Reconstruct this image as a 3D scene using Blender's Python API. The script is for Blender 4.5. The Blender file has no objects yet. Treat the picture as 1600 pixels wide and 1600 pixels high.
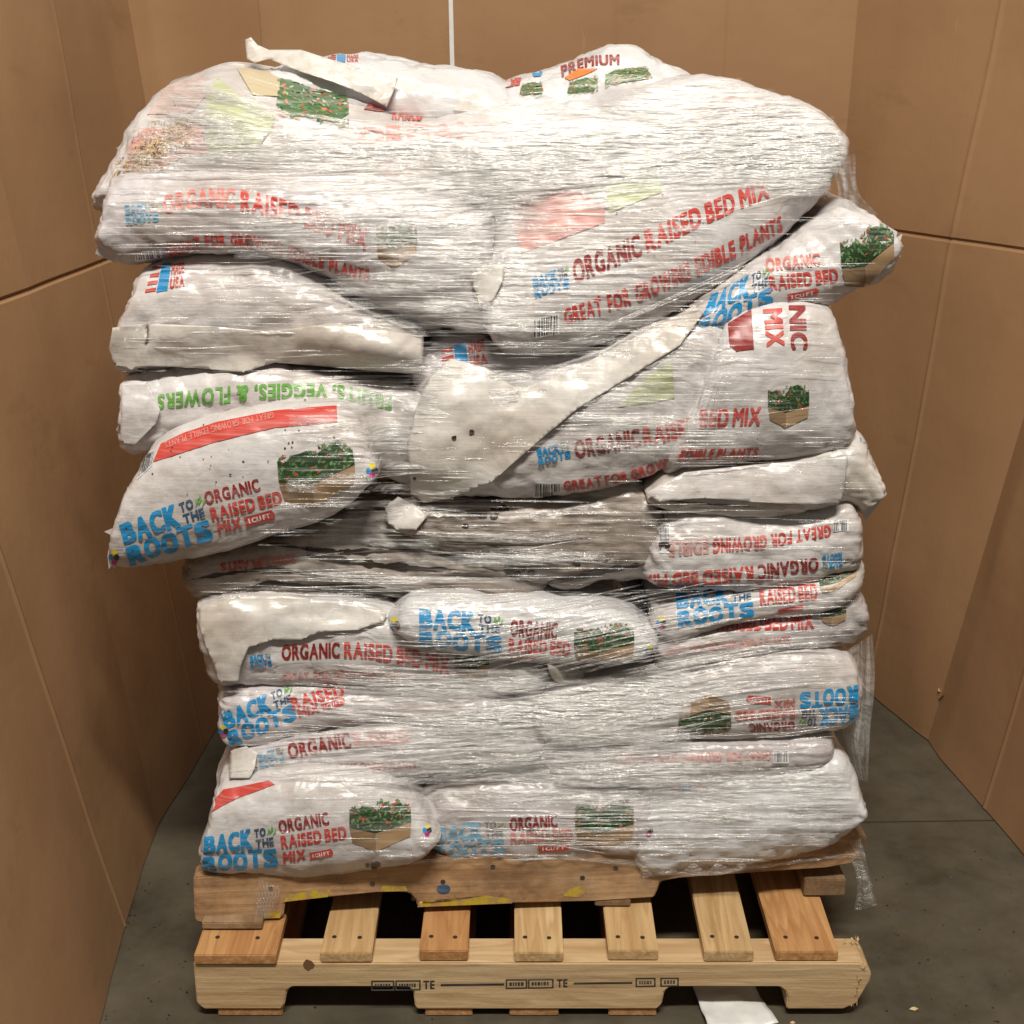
import bpy, bmesh, math, random
import numpy as np
from mathutils import Vector
from mathutils.bvhtree import BVHTree
random.seed(7); rng = np.random.default_rng(7)
S = bpy.context.scene
COL = S.collection

# ------------------------------------------------------------------ camera
F, PITCH, HORIZ = 2200.0, math.atan(750 / 2200.0), 50.0     # focal length in photo pixels, downward tilt
CAM = np.array([0.0, -2.106, 1.68])
cp, sp = math.cos(PITCH), math.sin(PITCH)
FWD = np.array([0, cp, -sp]); DOWN = np.array([0, -sp, -cp]); RIGHT = np.array([1.0, 0, 0])
cam_d = bpy.data.cameras.new('camera'); cam = bpy.data.objects.new('camera', cam_d); COL.objects.link(cam)
cam_d.sensor_width = 36; cam_d.lens = 36 * F / 1600; cam_d.clip_end = 100; cam_d.clip_start = 0.05
cam.location = CAM; cam.rotation_euler = (math.pi / 2 - PITCH, 0, 0)
S.camera = cam

# ------------------------------------------------------------------ light
W = bpy.data.worlds.new('World'); S.world = W; W.use_nodes = True
W.node_tree.nodes['Background'].inputs[0].default_value = (1.0, 0.93, 0.84, 1)
W.node_tree.nodes['Background'].inputs[1].default_value = 0.13
def area(name, loc, size, power, col, tgt):
    d = bpy.data.lights.new(name, 'AREA'); d.shape = 'RECTANGLE'; d.size, d.size_y = size; d.energy = power; d.color = col
    o = bpy.data.objects.new(name, d); COL.objects.link(o); o.location = loc
    o.rotation_euler = (Vector(tgt) - Vector(loc)).to_track_quat('-Z', 'Y').to_euler()
area('warehouse_lamp', (0.1, -2.5, 5.2), (1.9, 0.35), 285, (1.0, 0.94, 0.84), (0, 0.5, 0.9))
area('warehouse_lamp_rear', (0.3, 1.0, 4.8), (2.4, 0.5), 20, (1.0, 0.94, 0.84), (0.1, 0.8, 0))
S.view_settings.view_transform = 'Standard'; S.view_settings.look = 'None'
S.view_settings.exposure = 0.20; S.view_settings.gamma = 1.0; S.view_settings.use_curve_mapping = False
S.cycles.transparent_max_bounces = 24; S.cycles.max_bounces = 8; S.cycles.use_denoising = True

# ------------------------------------------------------------------ pixel rays -> places in the room
def ray(u, v):
    d = FWD + RIGHT * ((u - 800) / F) + DOWN * ((v - 800) / F)
    return d
def at_y(u, v, y):
    d = ray(u, v); return CAM + d * ((y - CAM[1]) / d[1])
def at_z(u, v, z):
    d = ray(u, v); return CAM + d * ((z - CAM[2]) / d[2])
def at_plane(u, v, p0, n):
    d = ray(u, v); return CAM + d * (np.dot(p0 - CAM, n) / np.dot(d, n))

# ------------------------------------------------------------------ noise
def _hash(i, j, k):
    h = (i.astype(np.int64) * 374761393 + j.astype(np.int64) * 668265263 + k.astype(np.int64) * 2147483647) & 0xffffffff
    h = ((h ^ (h >> 13)) * 1274126177) & 0xffffffff
    return ((h ^ (h >> 16)) & 0xffff) / 65535.0 * 2 - 1
def vnoise(p):
    p = np.asarray(p, float); i = np.floor(p).astype(np.int64); f = p - i; f = f * f * (3 - 2 * f); r = 0
    for a in (0, 1):
        for b in (0, 1):
            for c in (0, 1):
                w = (f[:, 0] if a else 1 - f[:, 0]) * (f[:, 1] if b else 1 - f[:, 1]) * (f[:, 2] if c else 1 - f[:, 2])
                r = r + w * _hash(i[:, 0] + a, i[:, 1] + b, i[:, 2] + c)
    return r
def fbm(p, n=3):
    r, a = 0, 1.0
    for o in range(n):
        r = r + a * vnoise(p * (2 ** o) + 17.3 * o); a *= .5
    return r

def poly(pts, n=None, t=None):
    """smooth curve (Catmull-Rom, chord parameter) through pixel points"""
    p = np.array(pts, float)
    if t is None: t = np.linspace(0, 1, n)
    t = np.asarray(t, float)
    if len(p) == 2: return p[0] + np.outer(t, p[1] - p[0])
    d = np.r_[0, np.cumsum(np.hypot(*np.diff(p, axis=0).T))]; d /= d[-1]
    m = np.zeros_like(p)
    for i in range(len(p)):
        a, b = max(i - 1, 0), min(i + 1, len(p) - 1)
        m[i] = (p[b] - p[a]) / (d[b] - d[a])
    k = np.clip(np.searchsorted(d, t, 'right') - 1, 0, len(p) - 2)
    h = (d[k + 1] - d[k]); x = ((t - d[k]) / h); h = h[:, None]; x = x[:, None]
    return (2*x**3-3*x**2+1)*p[k] + (x**3-2*x**2+x)*h*m[k] + (-2*x**3+3*x**2)*p[k+1] + (x**3-x**2)*h*m[k+1]

# ------------------------------------------------------------------ materials
def new_mat(name):
    m = bpy.data.materials.new(name); m.use_nodes = True
    nt = m.node_tree; b = nt.nodes['Principled BSDF']
    return m, nt, b
def N(nt, t, **kw):
    n = nt.nodes.new(t)
    for k, v in kw.items():
        if k.startswith('i_'): n.inputs[int(k[2:])].default_value = v
        else: setattr(n, k, v)
    return n
def L(nt, a, b): nt.links.new(a, b)
def noise(nt, scale, detail=4, vec=None, sc=None, rough=.55):
    n = N(nt, 'ShaderNodeTexNoise'); n.inputs['Scale'].default_value = scale; n.inputs['Detail'].default_value = detail
    n.inputs['Roughness'].default_value = rough
    if vec is not None:
        if sc is not None:
            mp = N(nt, 'ShaderNodeMapping'); mp.inputs['Scale'].default_value = sc; L(nt, vec, mp.inputs['Vector']); vec = mp.outputs[0]
        L(nt, vec, n.inputs['Vector'])
    return n.outputs['Fac']
def ramp(nt, fac, stops):
    r = N(nt, 'ShaderNodeValToRGB'); e = r.color_ramp.elements
    while len(e) < len(stops): e.new(.5)
    for k, (p, c) in enumerate(stops):
        e[k].position = p; e[k].color = (*c, 1) if len(c) == 3 else c
    L(nt, fac, r.inputs[0]); return r.outputs[0]
def mix(nt, fac, a, b, mode='MIX'):
    m = N(nt, 'ShaderNodeMix', data_type='RGBA', blend_type=mode)
    for s, v in ((m.inputs['Factor'], fac), (m.inputs[6], a), (m.inputs[7], b)):
        if isinstance(v, bpy.types.NodeSocket): L(nt, v, s)
        elif isinstance(v, tuple): s.default_value = (*v, 1) if len(v) == 3 else v
        else: s.default_value = v
    return m.outputs[2]
def mth(nt, op, a, b=0.0):
    m = N(nt, 'ShaderNodeMath', operation=op)
    for s, v in ((m.inputs[0], a), (m.inputs[1], b)):
        if isinstance(v, bpy.types.NodeSocket): L(nt, v, s)
        else: s.default_value = v
    return m.outputs[0]
def bump(nt, b, layers):
    prev = None
    for h, st, dist in layers:
        n = N(nt, 'ShaderNodeBump'); n.inputs['Strength'].default_value = st; n.inputs['Distance'].default_value = dist
        L(nt, h, n.inputs['Height'])
        if prev is not None: L(nt, prev, n.inputs['Normal'])
        prev = n.outputs[0]
    L(nt, prev, b.inputs['Normal'])
def geo_pos(nt): return N(nt, 'ShaderNodeNewGeometry').outputs['Position']
BLACK, WHITE = (0, 0, 0), (1, 1, 1)

def bag_material(name, col, dirt, dirtamt, rough=.30, streak=.35, crinkle=.45, soil=.0):
    m, nt, b = new_mat(name); P = geo_pos(nt)
    d1 = ramp(nt, noise(nt, 5.5, 6, P), [(.42, BLACK), (.72, WHITE)])
    d2 = ramp(nt, noise(nt, 38, 6, P, rough=.7), [(.45, BLACK), (.75, WHITE)])
    c = mix(nt, mth(nt, 'MULTIPLY', d1, dirtamt), col, dirt)
    c = mix(nt, mth(nt, 'MULTIPLY', d2, dirtamt * .55), c, tuple(x * .62 for x in dirt))
    sk = ramp(nt, noise(nt, 160, 3, P), [(.70, BLACK), (.76, WHITE)])
    sk = mth(nt, 'MULTIPLY', sk, ramp(nt, noise(nt, 9, 2, P), [(.5, BLACK), (.62, WHITE)]))
    c = mix(nt, mth(nt, 'MULTIPLY', sk, .75), c, (.10, .065, .04))
    if soil:
        so = mth(nt, 'MULTIPLY', ramp(nt, noise(nt, 1, 6, P, (7, 7, 75), .68), [(.44, BLACK), (.56, WHITE)]), ramp(nt, noise(nt, 4.5, 3, P), [(.36, BLACK), (.58, WHITE)]))
        c = mix(nt, mth(nt, 'MULTIPLY', so, soil), c, (.075, .048, .034))
    st = noise(nt, 1, 5, P, (7, 7, 260))
    st2 = ramp(nt, st, [(.35, BLACK), (.7, WHITE)])
    c = mix(nt, mth(nt, 'MULTIPLY', st2, .07), c, (.86, .86, .86))
    L(nt, c, b.inputs['Base Color'])
    L(nt, ramp(nt, noise(nt, 14, 4, P), [(.3, (rough * .6,) * 3), (.75, (rough * 1.5,) * 3)]), b.inputs['Roughness'])
    b.inputs['Specular IOR Level'].default_value = .55
    v = N(nt, 'ShaderNodeTexVoronoi', feature='DISTANCE_TO_EDGE'); v.inputs['Scale'].default_value = 16
    wv = N(nt, 'ShaderNodeVectorMath', operation='ADD'); L(nt, P, wv.inputs[0])
    nn = N(nt, 'ShaderNodeTexNoise'); nn.inputs['Scale'].default_value = 9; L(nt, P, nn.inputs['Vector'])
    vs = N(nt, 'ShaderNodeVectorMath', operation='SCALE'); vs.inputs['Scale'].default_value = .35; L(nt, nn.outputs['Color'], vs.inputs[0]); L(nt, vs.outputs[0], wv.inputs[1])
    L(nt, wv.outputs[0], v.inputs['Vector'])
    bump(nt, b, [(st, streak * .5, .003), (noise(nt, 1, 4, P, (16, 16, 55)), crinkle * .4, .010), (noise(nt, 20, 3, P), crinkle * .5, .010), (v.outputs['Distance'], crinkle * .22, .02)])
    return m
M = {}
M['bag'] = bag_material('white_bag_plastic', (.64, .612, .612), (.37, .29, .235), .6)
M['bag_clean'] = bag_material('clean_bag_plastic', (.66, .655, .67), (.48, .42, .36), .3, .26, .15)
M['bag_grey'] = bag_material('lilac_grey_bag_plastic', (.575, .54, .555), (.34, .27, .225), .75)
M['bag_dirty'] = bag_material('soiled_bag_plastic', (.52, .47, .43), (.22, .16, .12), .9, .34, soil=.9)
M['beige'] = bag_material('bare_beige_plastic', (.68, .65, .615), (.40, .31, .225), .7, .30, .2, .25)

def print_mat(name, col, rough=.35, whitening=.25):
    m, nt, b = new_mat(name); P = geo_pos(nt)
    st = ramp(nt, noise(nt, 1, 5, P, (9, 9, 240)), [(.48, BLACK), (.72, WHITE)])
    c = mix(nt, mth(nt, 'MULTIPLY', st, whitening), col, (.72, .71, .70))
    L(nt, c, b.inputs['Base Color']); b.inputs['Roughness'].default_value = rough
    return m
INK = {'blue': (.012, .26, .56), 'navy': (.03, .09, .18), 'dred': (.27, .022, .02), 'red': (.56, .06, .045), 'green': (.13, .36, .06), 'black': (.03, .03, .03),
       'white': (.78, .78, .78), 'pink': (.62, .20, .17), 'paleblue': (.16, .36, .52), 'palered': (.60, .30, .27), 'palegreen': (.44, .47, .25), 'yellow': (.75, .62, .03),
       'leaf1': (.025, .06, .022), 'leaf2': (.06, .14, .04), 'leaf3': (.13, .22, .08), 'leaf4': (.20, .23, .15), 'wood1': (.40, .26, .14), 'wood2': (.26, .16, .08), 'tomato': (.55, .07, .03),
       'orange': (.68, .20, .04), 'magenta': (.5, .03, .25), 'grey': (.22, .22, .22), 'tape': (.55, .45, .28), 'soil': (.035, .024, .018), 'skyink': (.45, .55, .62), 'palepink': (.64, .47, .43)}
for k, c in INK.items(): M[k] = print_mat('print_' + k, c, whitening=.8 if k.startswith('pale') else .22)  # pale inks have the film's milky haze painted into their colour

def wood_material(name, c1, c2, c3, axis, dirt=.0):
    m, nt, b = new_mat(name)
    P = N(nt, 'ShaderNodeTexCoord').outputs['Object']
    inf = N(nt, 'ShaderNodeObjectInfo').outputs['Random']
    off = N(nt, 'ShaderNodeVectorMath', operation='ADD'); L(nt, P, off.inputs[0])
    cmb = N(nt, 'ShaderNodeCombineXYZ'); L(nt, mth(nt, 'MULTIPLY', inf, 37.0), cmb.inputs[0]); L(nt, mth(nt, 'MULTIPLY', inf, 11.0), cmb.inputs[2]); L(nt, cmb.outputs[0], off.inputs[1])
    P = off.outputs[0]
    sc = (2.2, 30, 60) if axis == 'x' else (60, 2.2, 60)
    big = (1.2, 7, 14) if axis == 'x' else (14, 1.2, 14)
    g = noise(nt, 1, 6, P, sc); g2 = noise(nt, 1, 3, P, big)
    wv = ramp(nt, mth(nt, 'FRACT', mth(nt, 'MULTIPLY', g2, 11.0)), [(0, WHITE), (.25, (.55,) * 3), (.8, BLACK), (1, WHITE)])
    c = ramp(nt, g, [(.3, c2), (.55, c1), (.8, c3)])
    c = mix(nt, mth(nt, 'MULTIPLY', wv, .55), c, tuple(x * .82 for x in c2))
    c = mix(nt, mth(nt, 'MULTIPLY', inf, .35), c, c2)
    kn = N(nt, 'ShaderNodeTexVoronoi'); kn.inputs['Scale'].default_value = 5.5; L(nt, P, kn.inputs['Vector'])
    c = mix(nt, ramp(nt, kn.outputs['Distance'], [(.05, (.85,) * 3), (.10, BLACK)]), c, tuple(x * .35 for x in c2))
    if dirt:
        c = mix(nt, mth(nt, 'MULTIPLY', ramp(nt, noise(nt, 11, 7, P, rough=.7), [(.40, BLACK), (.62, WHITE)]), dirt), c, (.15, .09, .055))
        c = mix(nt, ramp(nt, noise(nt, 26, 5, P, rough=.75), [(.62, BLACK), (.70, (.8,) * 3)]), c, (.06, .04, .028))
        c = mix(nt, ramp(nt, noise(nt, 3.5, 5, P, rough=.6), [(.52, BLACK), (.68, (.55,) * 3)]), c, (.62, .45, .28))
    L(nt, c, b.inputs['Base Color']); b.inputs['Roughness'].default_value = .65
    b.inputs['Specular IOR Level'].default_value = .3
    c = mix(nt, mth(nt, 'MULTIPLY', ramp(nt, noise(nt, 1, 6, P, (5, 40, 40) if axis == 'x' else (40, 5, 40), .7), [(.55, BLACK), (.7, WHITE)]), .35), c, tuple(x * .5 for x in c2)); L(nt, c, b.inputs['Base Color'])
    bump(nt, b, [(g, .6, .004), (noise(nt, 60, 4, P), .35, .003)])
    return m
M['pine_x'] = wood_material('pale_pine_stringer', (.68, .50, .29), (.46, .29, .14), (.74, .57, .36), 'x')
M['pine_y'] = wood_material('pale_pine_board', (.62, .43, .22), (.44, .26, .11), (.70, .52, .29), 'y')
M['orange_y'] = wood_material('orange_board', (.56, .31, .13), (.38, .17, .06), (.64, .40, .18), 'y')
M['old_x'] = wood_material('weathered_stringer', (.57, .355, .185), (.38, .21, .10), (.66, .44, .26), 'x', .65)
M['old_y'] = wood_material('weathered_board', (.30, .20, .11), (.20, .12, .06), (.38, .27, .16), 'y', .5)
def plain(name, col, rough=.5, metal=0.0):
    m, nt, b = new_mat(name); P = geo_pos(nt)
    c = mix(nt, noise(nt, 40, 3, P), tuple(x * .8 for x in col), tuple(min(1, x * 1.15) for x in col))
    L(nt, c, b.inputs['Base Color']); b.inputs['Roughness'].default_value = rough; b.inputs['Metallic'].default_value = metal
    return m
M['nail'] = plain('nail_steel', (.06, .05, .04), .5, .5)
def worn_paint():
    m, nt, b = new_mat('worn_yellow_paint'); P = geo_pos(nt)
    L(nt, mix(nt, ramp(nt, noise(nt, 55, 5, P, rough=.7), [(.42, BLACK), (.56, WHITE)]), (.42, .26, .12), (.55, .41, .03)), b.inputs['Base Color']); b.inputs['Roughness'].default_value = .7; return m
M['ypaint'] = worn_paint()
M['splinter'] = plain('raw_splinter', (.62, .45, .25), .8)
M['knot'] = plain('knot_wood', (.17, .085, .035), .7)
M['white_wall'] = plain('white_wall_paint', (.8, .8, .8), .8)
M['clip_white'] = plain('white_card', (.75, .75, .74), .25)

def cardboard():
    m, nt, b = new_mat('brown_cardboard'); P = geo_pos(nt)
    c = mix(nt, ramp(nt, noise(nt, 2.2, 5, P), [(.3, BLACK), (.75, WHITE)]), (.29, .162, .080), (.355, .206, .105))
    fib = noise(nt, 1, 4, P, (220, 220, 9))
    c = mix(nt, mth(nt, 'MULTIPLY', fib, .10), c, (.25, .135, .062))
    sc = ramp(nt, noise(nt, 1, 5, P, (5, 5, 11), .7), [(.60, BLACK), (.72, WHITE)])
    c = mix(nt, mth(nt, 'MULTIPLY', sc, .4), c, (.22, .12, .058))
    hl = ramp(nt, noise(nt, 1, 6, P, (26, 26, 4), .75), [(.68, BLACK), (.74, WHITE)])
    c = mix(nt, mth(nt, 'MULTIPLY', hl, .3), c, (.48, .31, .18))
    L(nt, c, b.inputs['Base Color']); b.inputs['Roughness'].default_value = .62; b.inputs['Specular IOR Level'].default_value = .35
    bump(nt, b, [(noise(nt, 1, 3, P, (120, 120, 2)), .10, .003), (noise(nt, 5, 3, P), .12, .03)])
    return m
M['card'] = cardboard()
M['card_edge'] = plain('torn_cardboard', (.55, .40, .26), .85)
def concrete():
    m, nt, b = new_mat('dark_concrete'); P = geo_pos(nt)
    c = mix(nt, ramp(nt, noise(nt, 3.2, 8, P, rough=.65), [(.32, BLACK), (.7, WHITE)]), (.032, .027, .017), (.125, .105, .070))
    c = mix(nt, mth(nt, 'MULTIPLY', ramp(nt, noise(nt, 24, 6, P, rough=.7), [(.4, BLACK), (.7, WHITE)]), .5), c, (.085, .075, .06))
    c = mix(nt, ramp(nt, noise(nt, 75, 2, P), [(.73, BLACK), (.78, (.8,) * 3)]), c, (.03, .027, .022))
    c = mix(nt, mth(nt, 'MULTIPLY', ramp(nt, noise(nt, 1, 5, P, (3, 18, 1)), [(.6, BLACK), (.7, WHITE)]), .3), c, (.06, .052, .042))
    L(nt, c, b.inputs['Base Color'])
    L(nt, ramp(nt, noise(nt, 6, 4, P), [(.3, (.4,) * 3), (.7, (.7,) * 3)]), b.inputs['Roughness'])
    bump(nt, b, [(noise(nt, 90, 4, P), .15, .003)])
    return m
M['floor'] = concrete()
M['joint'] = plain('dark_joint', (.05, .044, .033), .9)

def film_material(name, alpha, vertical=False):
    m, nt, b = new_mat(name)
    uv = N(nt, 'ShaderNodeUVMap').outputs[0]; sx = N(nt, 'ShaderNodeSeparateXYZ'); L(nt, uv, sx.inputs[0])
    def hat(s, p):           # 0 at the borders, 1 inside
        t = mth(nt, 'MULTIPLY', mth(nt, 'MULTIPLY', s, mth(nt, 'SUBTRACT', 1.0, s)), 4.0)
        return mth(nt, 'POWER', mth(nt, 'MAXIMUM', t, 0.0), p)
    P = geo_pos(nt)
    a = mth(nt, 'MULTIPLY', hat(sx.outputs[0], .6), hat(sx.outputs[1], .7))
    st = ramp(nt, noise(nt, 1, 5, P, (60, 60, 5) if vertical else (22, 22, 330)), [(.35, (.12,) * 3), (.68, WHITE)])
    a = mth(nt, 'MULTIPLY', a, st); a = mth(nt, 'MULTIPLY', a, alpha)
    # a thin milky layer that dims with the streaks, and a clear gloss over the whole film
    bp = N(nt, 'ShaderNodeBump'); bp.inputs['Strength'].default_value = .9; bp.inputs['Distance'].default_value = .008
    L(nt, noise(nt, 1, 4, P, (60, 60, 5) if vertical else (20, 20, 190)), bp.inputs['Height'])
    b2 = N(nt, 'ShaderNodeBump'); b2.inputs['Strength'].default_value = .5; b2.inputs['Distance'].default_value = .02
    L(nt, noise(nt, 1, 3, P, (12, 12, 34)), b2.inputs['Height']); L(nt, bp.outputs[0], b2.inputs['Normal'])
    L(nt, b2.outputs[0], b.inputs['Normal']); L(nt, a, b.inputs['Alpha'])
    b.inputs['Base Color'].default_value = (.87, .86, .855, 1); b.inputs['Roughness'].default_value = .22; b.inputs['Specular IOR Level'].default_value = .65
    gl = N(nt, 'ShaderNodeBsdfGlossy'); gl.inputs['Roughness'].default_value = .15; gl.inputs['Color'].default_value = (1, .98, .95, 1); L(nt, b2.outputs[0], gl.inputs['Normal'])
    ms = N(nt, 'ShaderNodeMixShader'); L(nt, mth(nt, 'MULTIPLY', mth(nt, 'MULTIPLY', hat(sx.outputs[0], .5), hat(sx.outputs[1], .5)), .075), ms.inputs[0]); L(nt, b.outputs[0], ms.inputs[1]); L(nt, gl.outputs[0], ms.inputs[2])
    L(nt, ms.outputs[0], nt.nodes['Material Output'].inputs['Surface'])
    return m
M['film'] = film_material('stretch_film', .58)
M['veil'] = film_material('stretch_film_layers', .44)
M['film_sheet'] = film_material('stretch_film_sheet', .62, True)

# ------------------------------------------------------------------ object helpers
def props(o, label=None, cat=None, group=None, kind=None):
    for k, v in (('label', label), ('category', cat), ('group', group), ('kind', kind)):
        if v: o[k] = v
    return o
def empty(name, loc, label, cat, group=None):
    o = bpy.data.objects.new(name, None); COL.objects.link(o); o.location = loc; o.empty_display_size = .05
    return props(o, label, cat, group)
def mesh_obj(name, verts, faces, mats, parent=None, fmat=None, smooth=True, uvs=None, origin=None):
    """world-space verts -> ONE mesh object; below a parent the verts become local to it"""
    v = np.array(verts, float).reshape(-1, 3)
    o0 = np.array(parent.location) if parent is not None and parent.type == 'EMPTY' else (np.array(parent['o0']) if parent is not None else None)
    if origin is None: origin = o0 if o0 is not None else (v.mean(0) if len(v) else np.zeros(3))
    origin = np.array(origin, float)
    me = bpy.data.meshes.new(name); me.from_pydata((v - origin).tolist(), [], [list(map(int, f)) for f in faces])
    for m in (mats if isinstance(mats, list) else [mats]): me.materials.append(m)
    if fmat is not None: me.polygons.foreach_set('material_index', np.array(fmat, np.int32))
    me.polygons.foreach_set('use_smooth', np.full(len(me.polygons), smooth, bool))
    if uvs is not None:
        l = me.uv_layers.new(name='UVMap'); li = np.zeros(len(me.loops), np.int32); me.loops.foreach_get('vertex_index', li)
        l.data.foreach_set('uv', np.array(uvs, np.float32)[li].ravel())
    me.update()
    ob = bpy.data.objects.new(name, me); COL.objects.link(ob)
    if parent is not None:
        ob.parent = parent; ob.location = origin - o0
    else: ob.location = origin
    ob['o0'] = origin.tolist()
    return ob
def strip_o0():
    for o in bpy.data.objects:
        if 'o0' in o: del o['o0']
def prism(outline, depth_vec, nseg=1):
    """closed outline (3D, planar) pushed along depth_vec"""
    a = np.array(outline, float); n = len(a); b = a + depth_vec
    v = np.r_[a, b]; f = [list(range(n))[::-1], list(range(n, 2 * n))]
    f += [[i, (i + 1) % n, n + (i + 1) % n, n + i] for i in range(n)]
    return v, f
def bevel_mesh(ob, w=.003, seg=2):
    bm = bmesh.new(); bm.from_mesh(ob.data)
    bmesh.ops.recalc_face_normals(bm, faces=bm.faces)
    e = [x for x in bm.edges if len(x.link_faces) == 2 and x.calc_face_angle(0) > .5]
    bmesh.ops.bevel(bm, geom=e, offset=w, segments=seg, affect='EDGES', clamp_overlap=True)
    bm.to_mesh(ob.data); bm.free()
    ob.data.polygons.foreach_set('use_smooth', np.zeros(len(ob.data.polygons), bool))

# ------------------------------------------------------------------ the setting: floor, cardboard walls
g = 6.0
fl = mesh_obj('floor', [(-g, -g, 0), (g, -g, 0), (g, g, 0), (-g, g, 0)], [(0, 1, 2, 3)], M['floor']); props(fl, kind='structure')
j0, j1 = at_z(1330, 1284, .002), at_z(1560, 1281, .002)
jn = mesh_obj('floor_joint', [j0 + (0, -.0018, 0), j1 + (0, -.0018, 0), j1 + (0, .0018, 0), j0 + (0, .0018, 0)], [(0, 1, 2, 3)], M['joint']); props(jn, kind='structure')

def folded_wall(name, base, top, seams, label, groves=(), hgroove=None, seed=0, thick=.007):
    """a cardboard sheet folded at its corner points: base[i] / top[i] are the lower and upper ends of each fold.
    groves: (panel, s, depth) upright score lines; hgroove: height z of the flap score"""
    base = [np.array(b, float) for b in base]; top = [np.array(t, float) for t in top]
    cols = []
    for k in range(len(base) - 1):
        ss = set(np.linspace(0, 1, 40).tolist()); w = np.linalg.norm(base[k + 1] - base[k])
        for (pk, s, d) in groves:
            if pk == k:
                ss.update([s - .009 / w, s - .004 / w, s, s + .004 / w, s + .009 / w])
        ss = sorted(x for x in ss if 0 <= x <= 1)
        for s in ss:
            if k and s == 0: continue
            cols.append((k, s))
    zs = set(np.linspace(0, 1, 50).tolist())
    if hgroove: zs.update([hgroove + q for q in (-.0034, -.0012, 0, .0012, .0034)])
    zs = sorted(zs)
    V = []
    for (k, s) in cols:
        b = base[k] * (1 - s) + base[k + 1] * s; t = top[k] * (1 - s) + top[k + 1] * s
        ax = base[k + 1] - base[k]; n = np.array([ax[1], -ax[0], 0]); n /= np.linalg.norm(n)     # towards the room
        w = np.linalg.norm(ax)
        for z in zs:
            p = b * (1 - z) + t * z; d = 0
            edge = min(1, min(s if k or True else 1, 1 - s) * 6)
            d += edge * (.014 * vnoise(np.array([[p[0] * 2.1 + seed, p[1] * 2.1, p[2] * 1.7]]))[0] + .004 * vnoise(np.array([[p[0] * 7 + seed, p[1] * 7, p[2] * 5]]))[0])
            for (pk, gs, gd) in groves:
                if pk == k and abs(s - gs) * w < .0085: d += gd * (1 - abs(s - gs) * w / .0085)
            if hgroove and abs(z - hgroove) < .0058: d -= .007 * (1 - abs(z - hgroove) / .0034) if abs(z - hgroove) < .0034 else 0
            V.append(p + n * d)
    nz = len(zs); Fc = []
    for c in range(len(cols) - 1):
        for r in range(nz - 1):
            Fc.append((c * nz + r, (c + 1) * nz + r, (c + 1) * nz + r + 1, c * nz + r + 1))
    o = mesh_obj(name, V, Fc, M['card'], smooth=False, origin=base[0])
    md = o.modifiers.new('thickness', 'SOLIDIFY'); md.thickness = thick; md.offset = -1
    return props(o, label, 'cardboard wall')
def wp(bu, bv, tu, tv, y=None):
    b = at_z(bu, bv, .004); t = at_y(tu, tv, b[1] if y is None else y); return b, t
def wall_pt(base, u, v, ztop=2.0):
    """base point, and where the fold running up through pixel (u, v) at the same depth reaches ztop"""
    base = np.array(base, float); q = at_y(u, v, base[1]); k = (ztop - base[2]) / (q[2] - base[2])
    return base, base + (q - base) * k
A0 = wall_pt(at_z(90, 1800, .004), -320, 1000); A1 = wall_pt(at_z(246, 1292, .004), 45, 455)
c_ = np.array([-.735, 1.42, .004]); A2 = wall_pt(c_, 226, 152); A3 = wall_pt((-.60, 1.66, .004), 408, 70)
folded_wall('cardboard_wall', [A0[0], A1[0], A2[0], A3[0]], [A0[1], A1[1], A2[1], A3[1]], None,
            'brown cardboard sheet folded along the left side of the stack', groves=[(0, .62, .0025), (1, .45, .0012)], hgroove=.60, seed=3)
yb = 1.675
B0 = wall_pt((-.64, yb, .004), 403, 60); B1 = wall_pt((-.138, yb, .004), 702, 60)
folded_wall('cardboard_wall', [B0[0], B1[0]], [B0[1], B1[1]], None, 'narrow cardboard sheet behind the stack, left of the white gap', seed=11)
C0 = wall_pt((-.126, yb, .004), 709, 60); C1 = wall_pt(at_z(1262, 1003, .004), 1345, 0)
folded_wall('cardboard_wall', [C0[0], C1[0]], [C0[1], C1[1]], None, 'wide cardboard sheet behind the stack, right of the white gap', groves=[(0, .40, .002), (0, .68, -.002)], seed=19)
D1 = wall_pt(at_z(1450, 1156, .004), 1600, 650); D2 = wall_pt(at_z(1602, 1338, .004), 1880, 500); D3 = wall_pt(at_z(1760, 1640, .004), 2400, 700)
D0 = (C1[0] + (-.02, .016, 0), C1[1] + (-.02, .016, 0))
folded_wall('cardboard_wall', [D0[0], D1[0], D2[0], D3[0]], [D0[1], D1[1], D2[1], D3[1]], None,
            'brown cardboard sheet folded along the right side of the stack', groves=[(0, .55, .0025), (1, .62, .0025)], hgroove=.602, seed=29)
ww = mesh_obj('white_wall', [(-3, 2.3, 0), (3, 2.3, 0), (3, 2.3, 3.2), (-3, 2.3, 3.2)], [(0, 1, 2, 3)], M['white_wall']); props(ww, kind='structure')
nb = at_y(1482, 1085, 1.04)
v_ = []; f_ = []
for k in range(9):
    c = nb + rng.normal(0, .008, 3) * (1, .3, 1.4); a = rng.normal(0, 1, (4, 3)) * .011; i = len(v_)
    v_ += [c + q for q in a]; f_ += [(i, i + 1, i + 2), (i, i + 2, i + 3), (i, i + 1, i + 3), (i + 1, i + 2, i + 3)]
props(mesh_obj('torn_cardboard_tuft', v_, f_, M['card_edge'], smooth=False), 'small torn paper tuft on the right cardboard edge near the floor', 'paper scrap')

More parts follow.
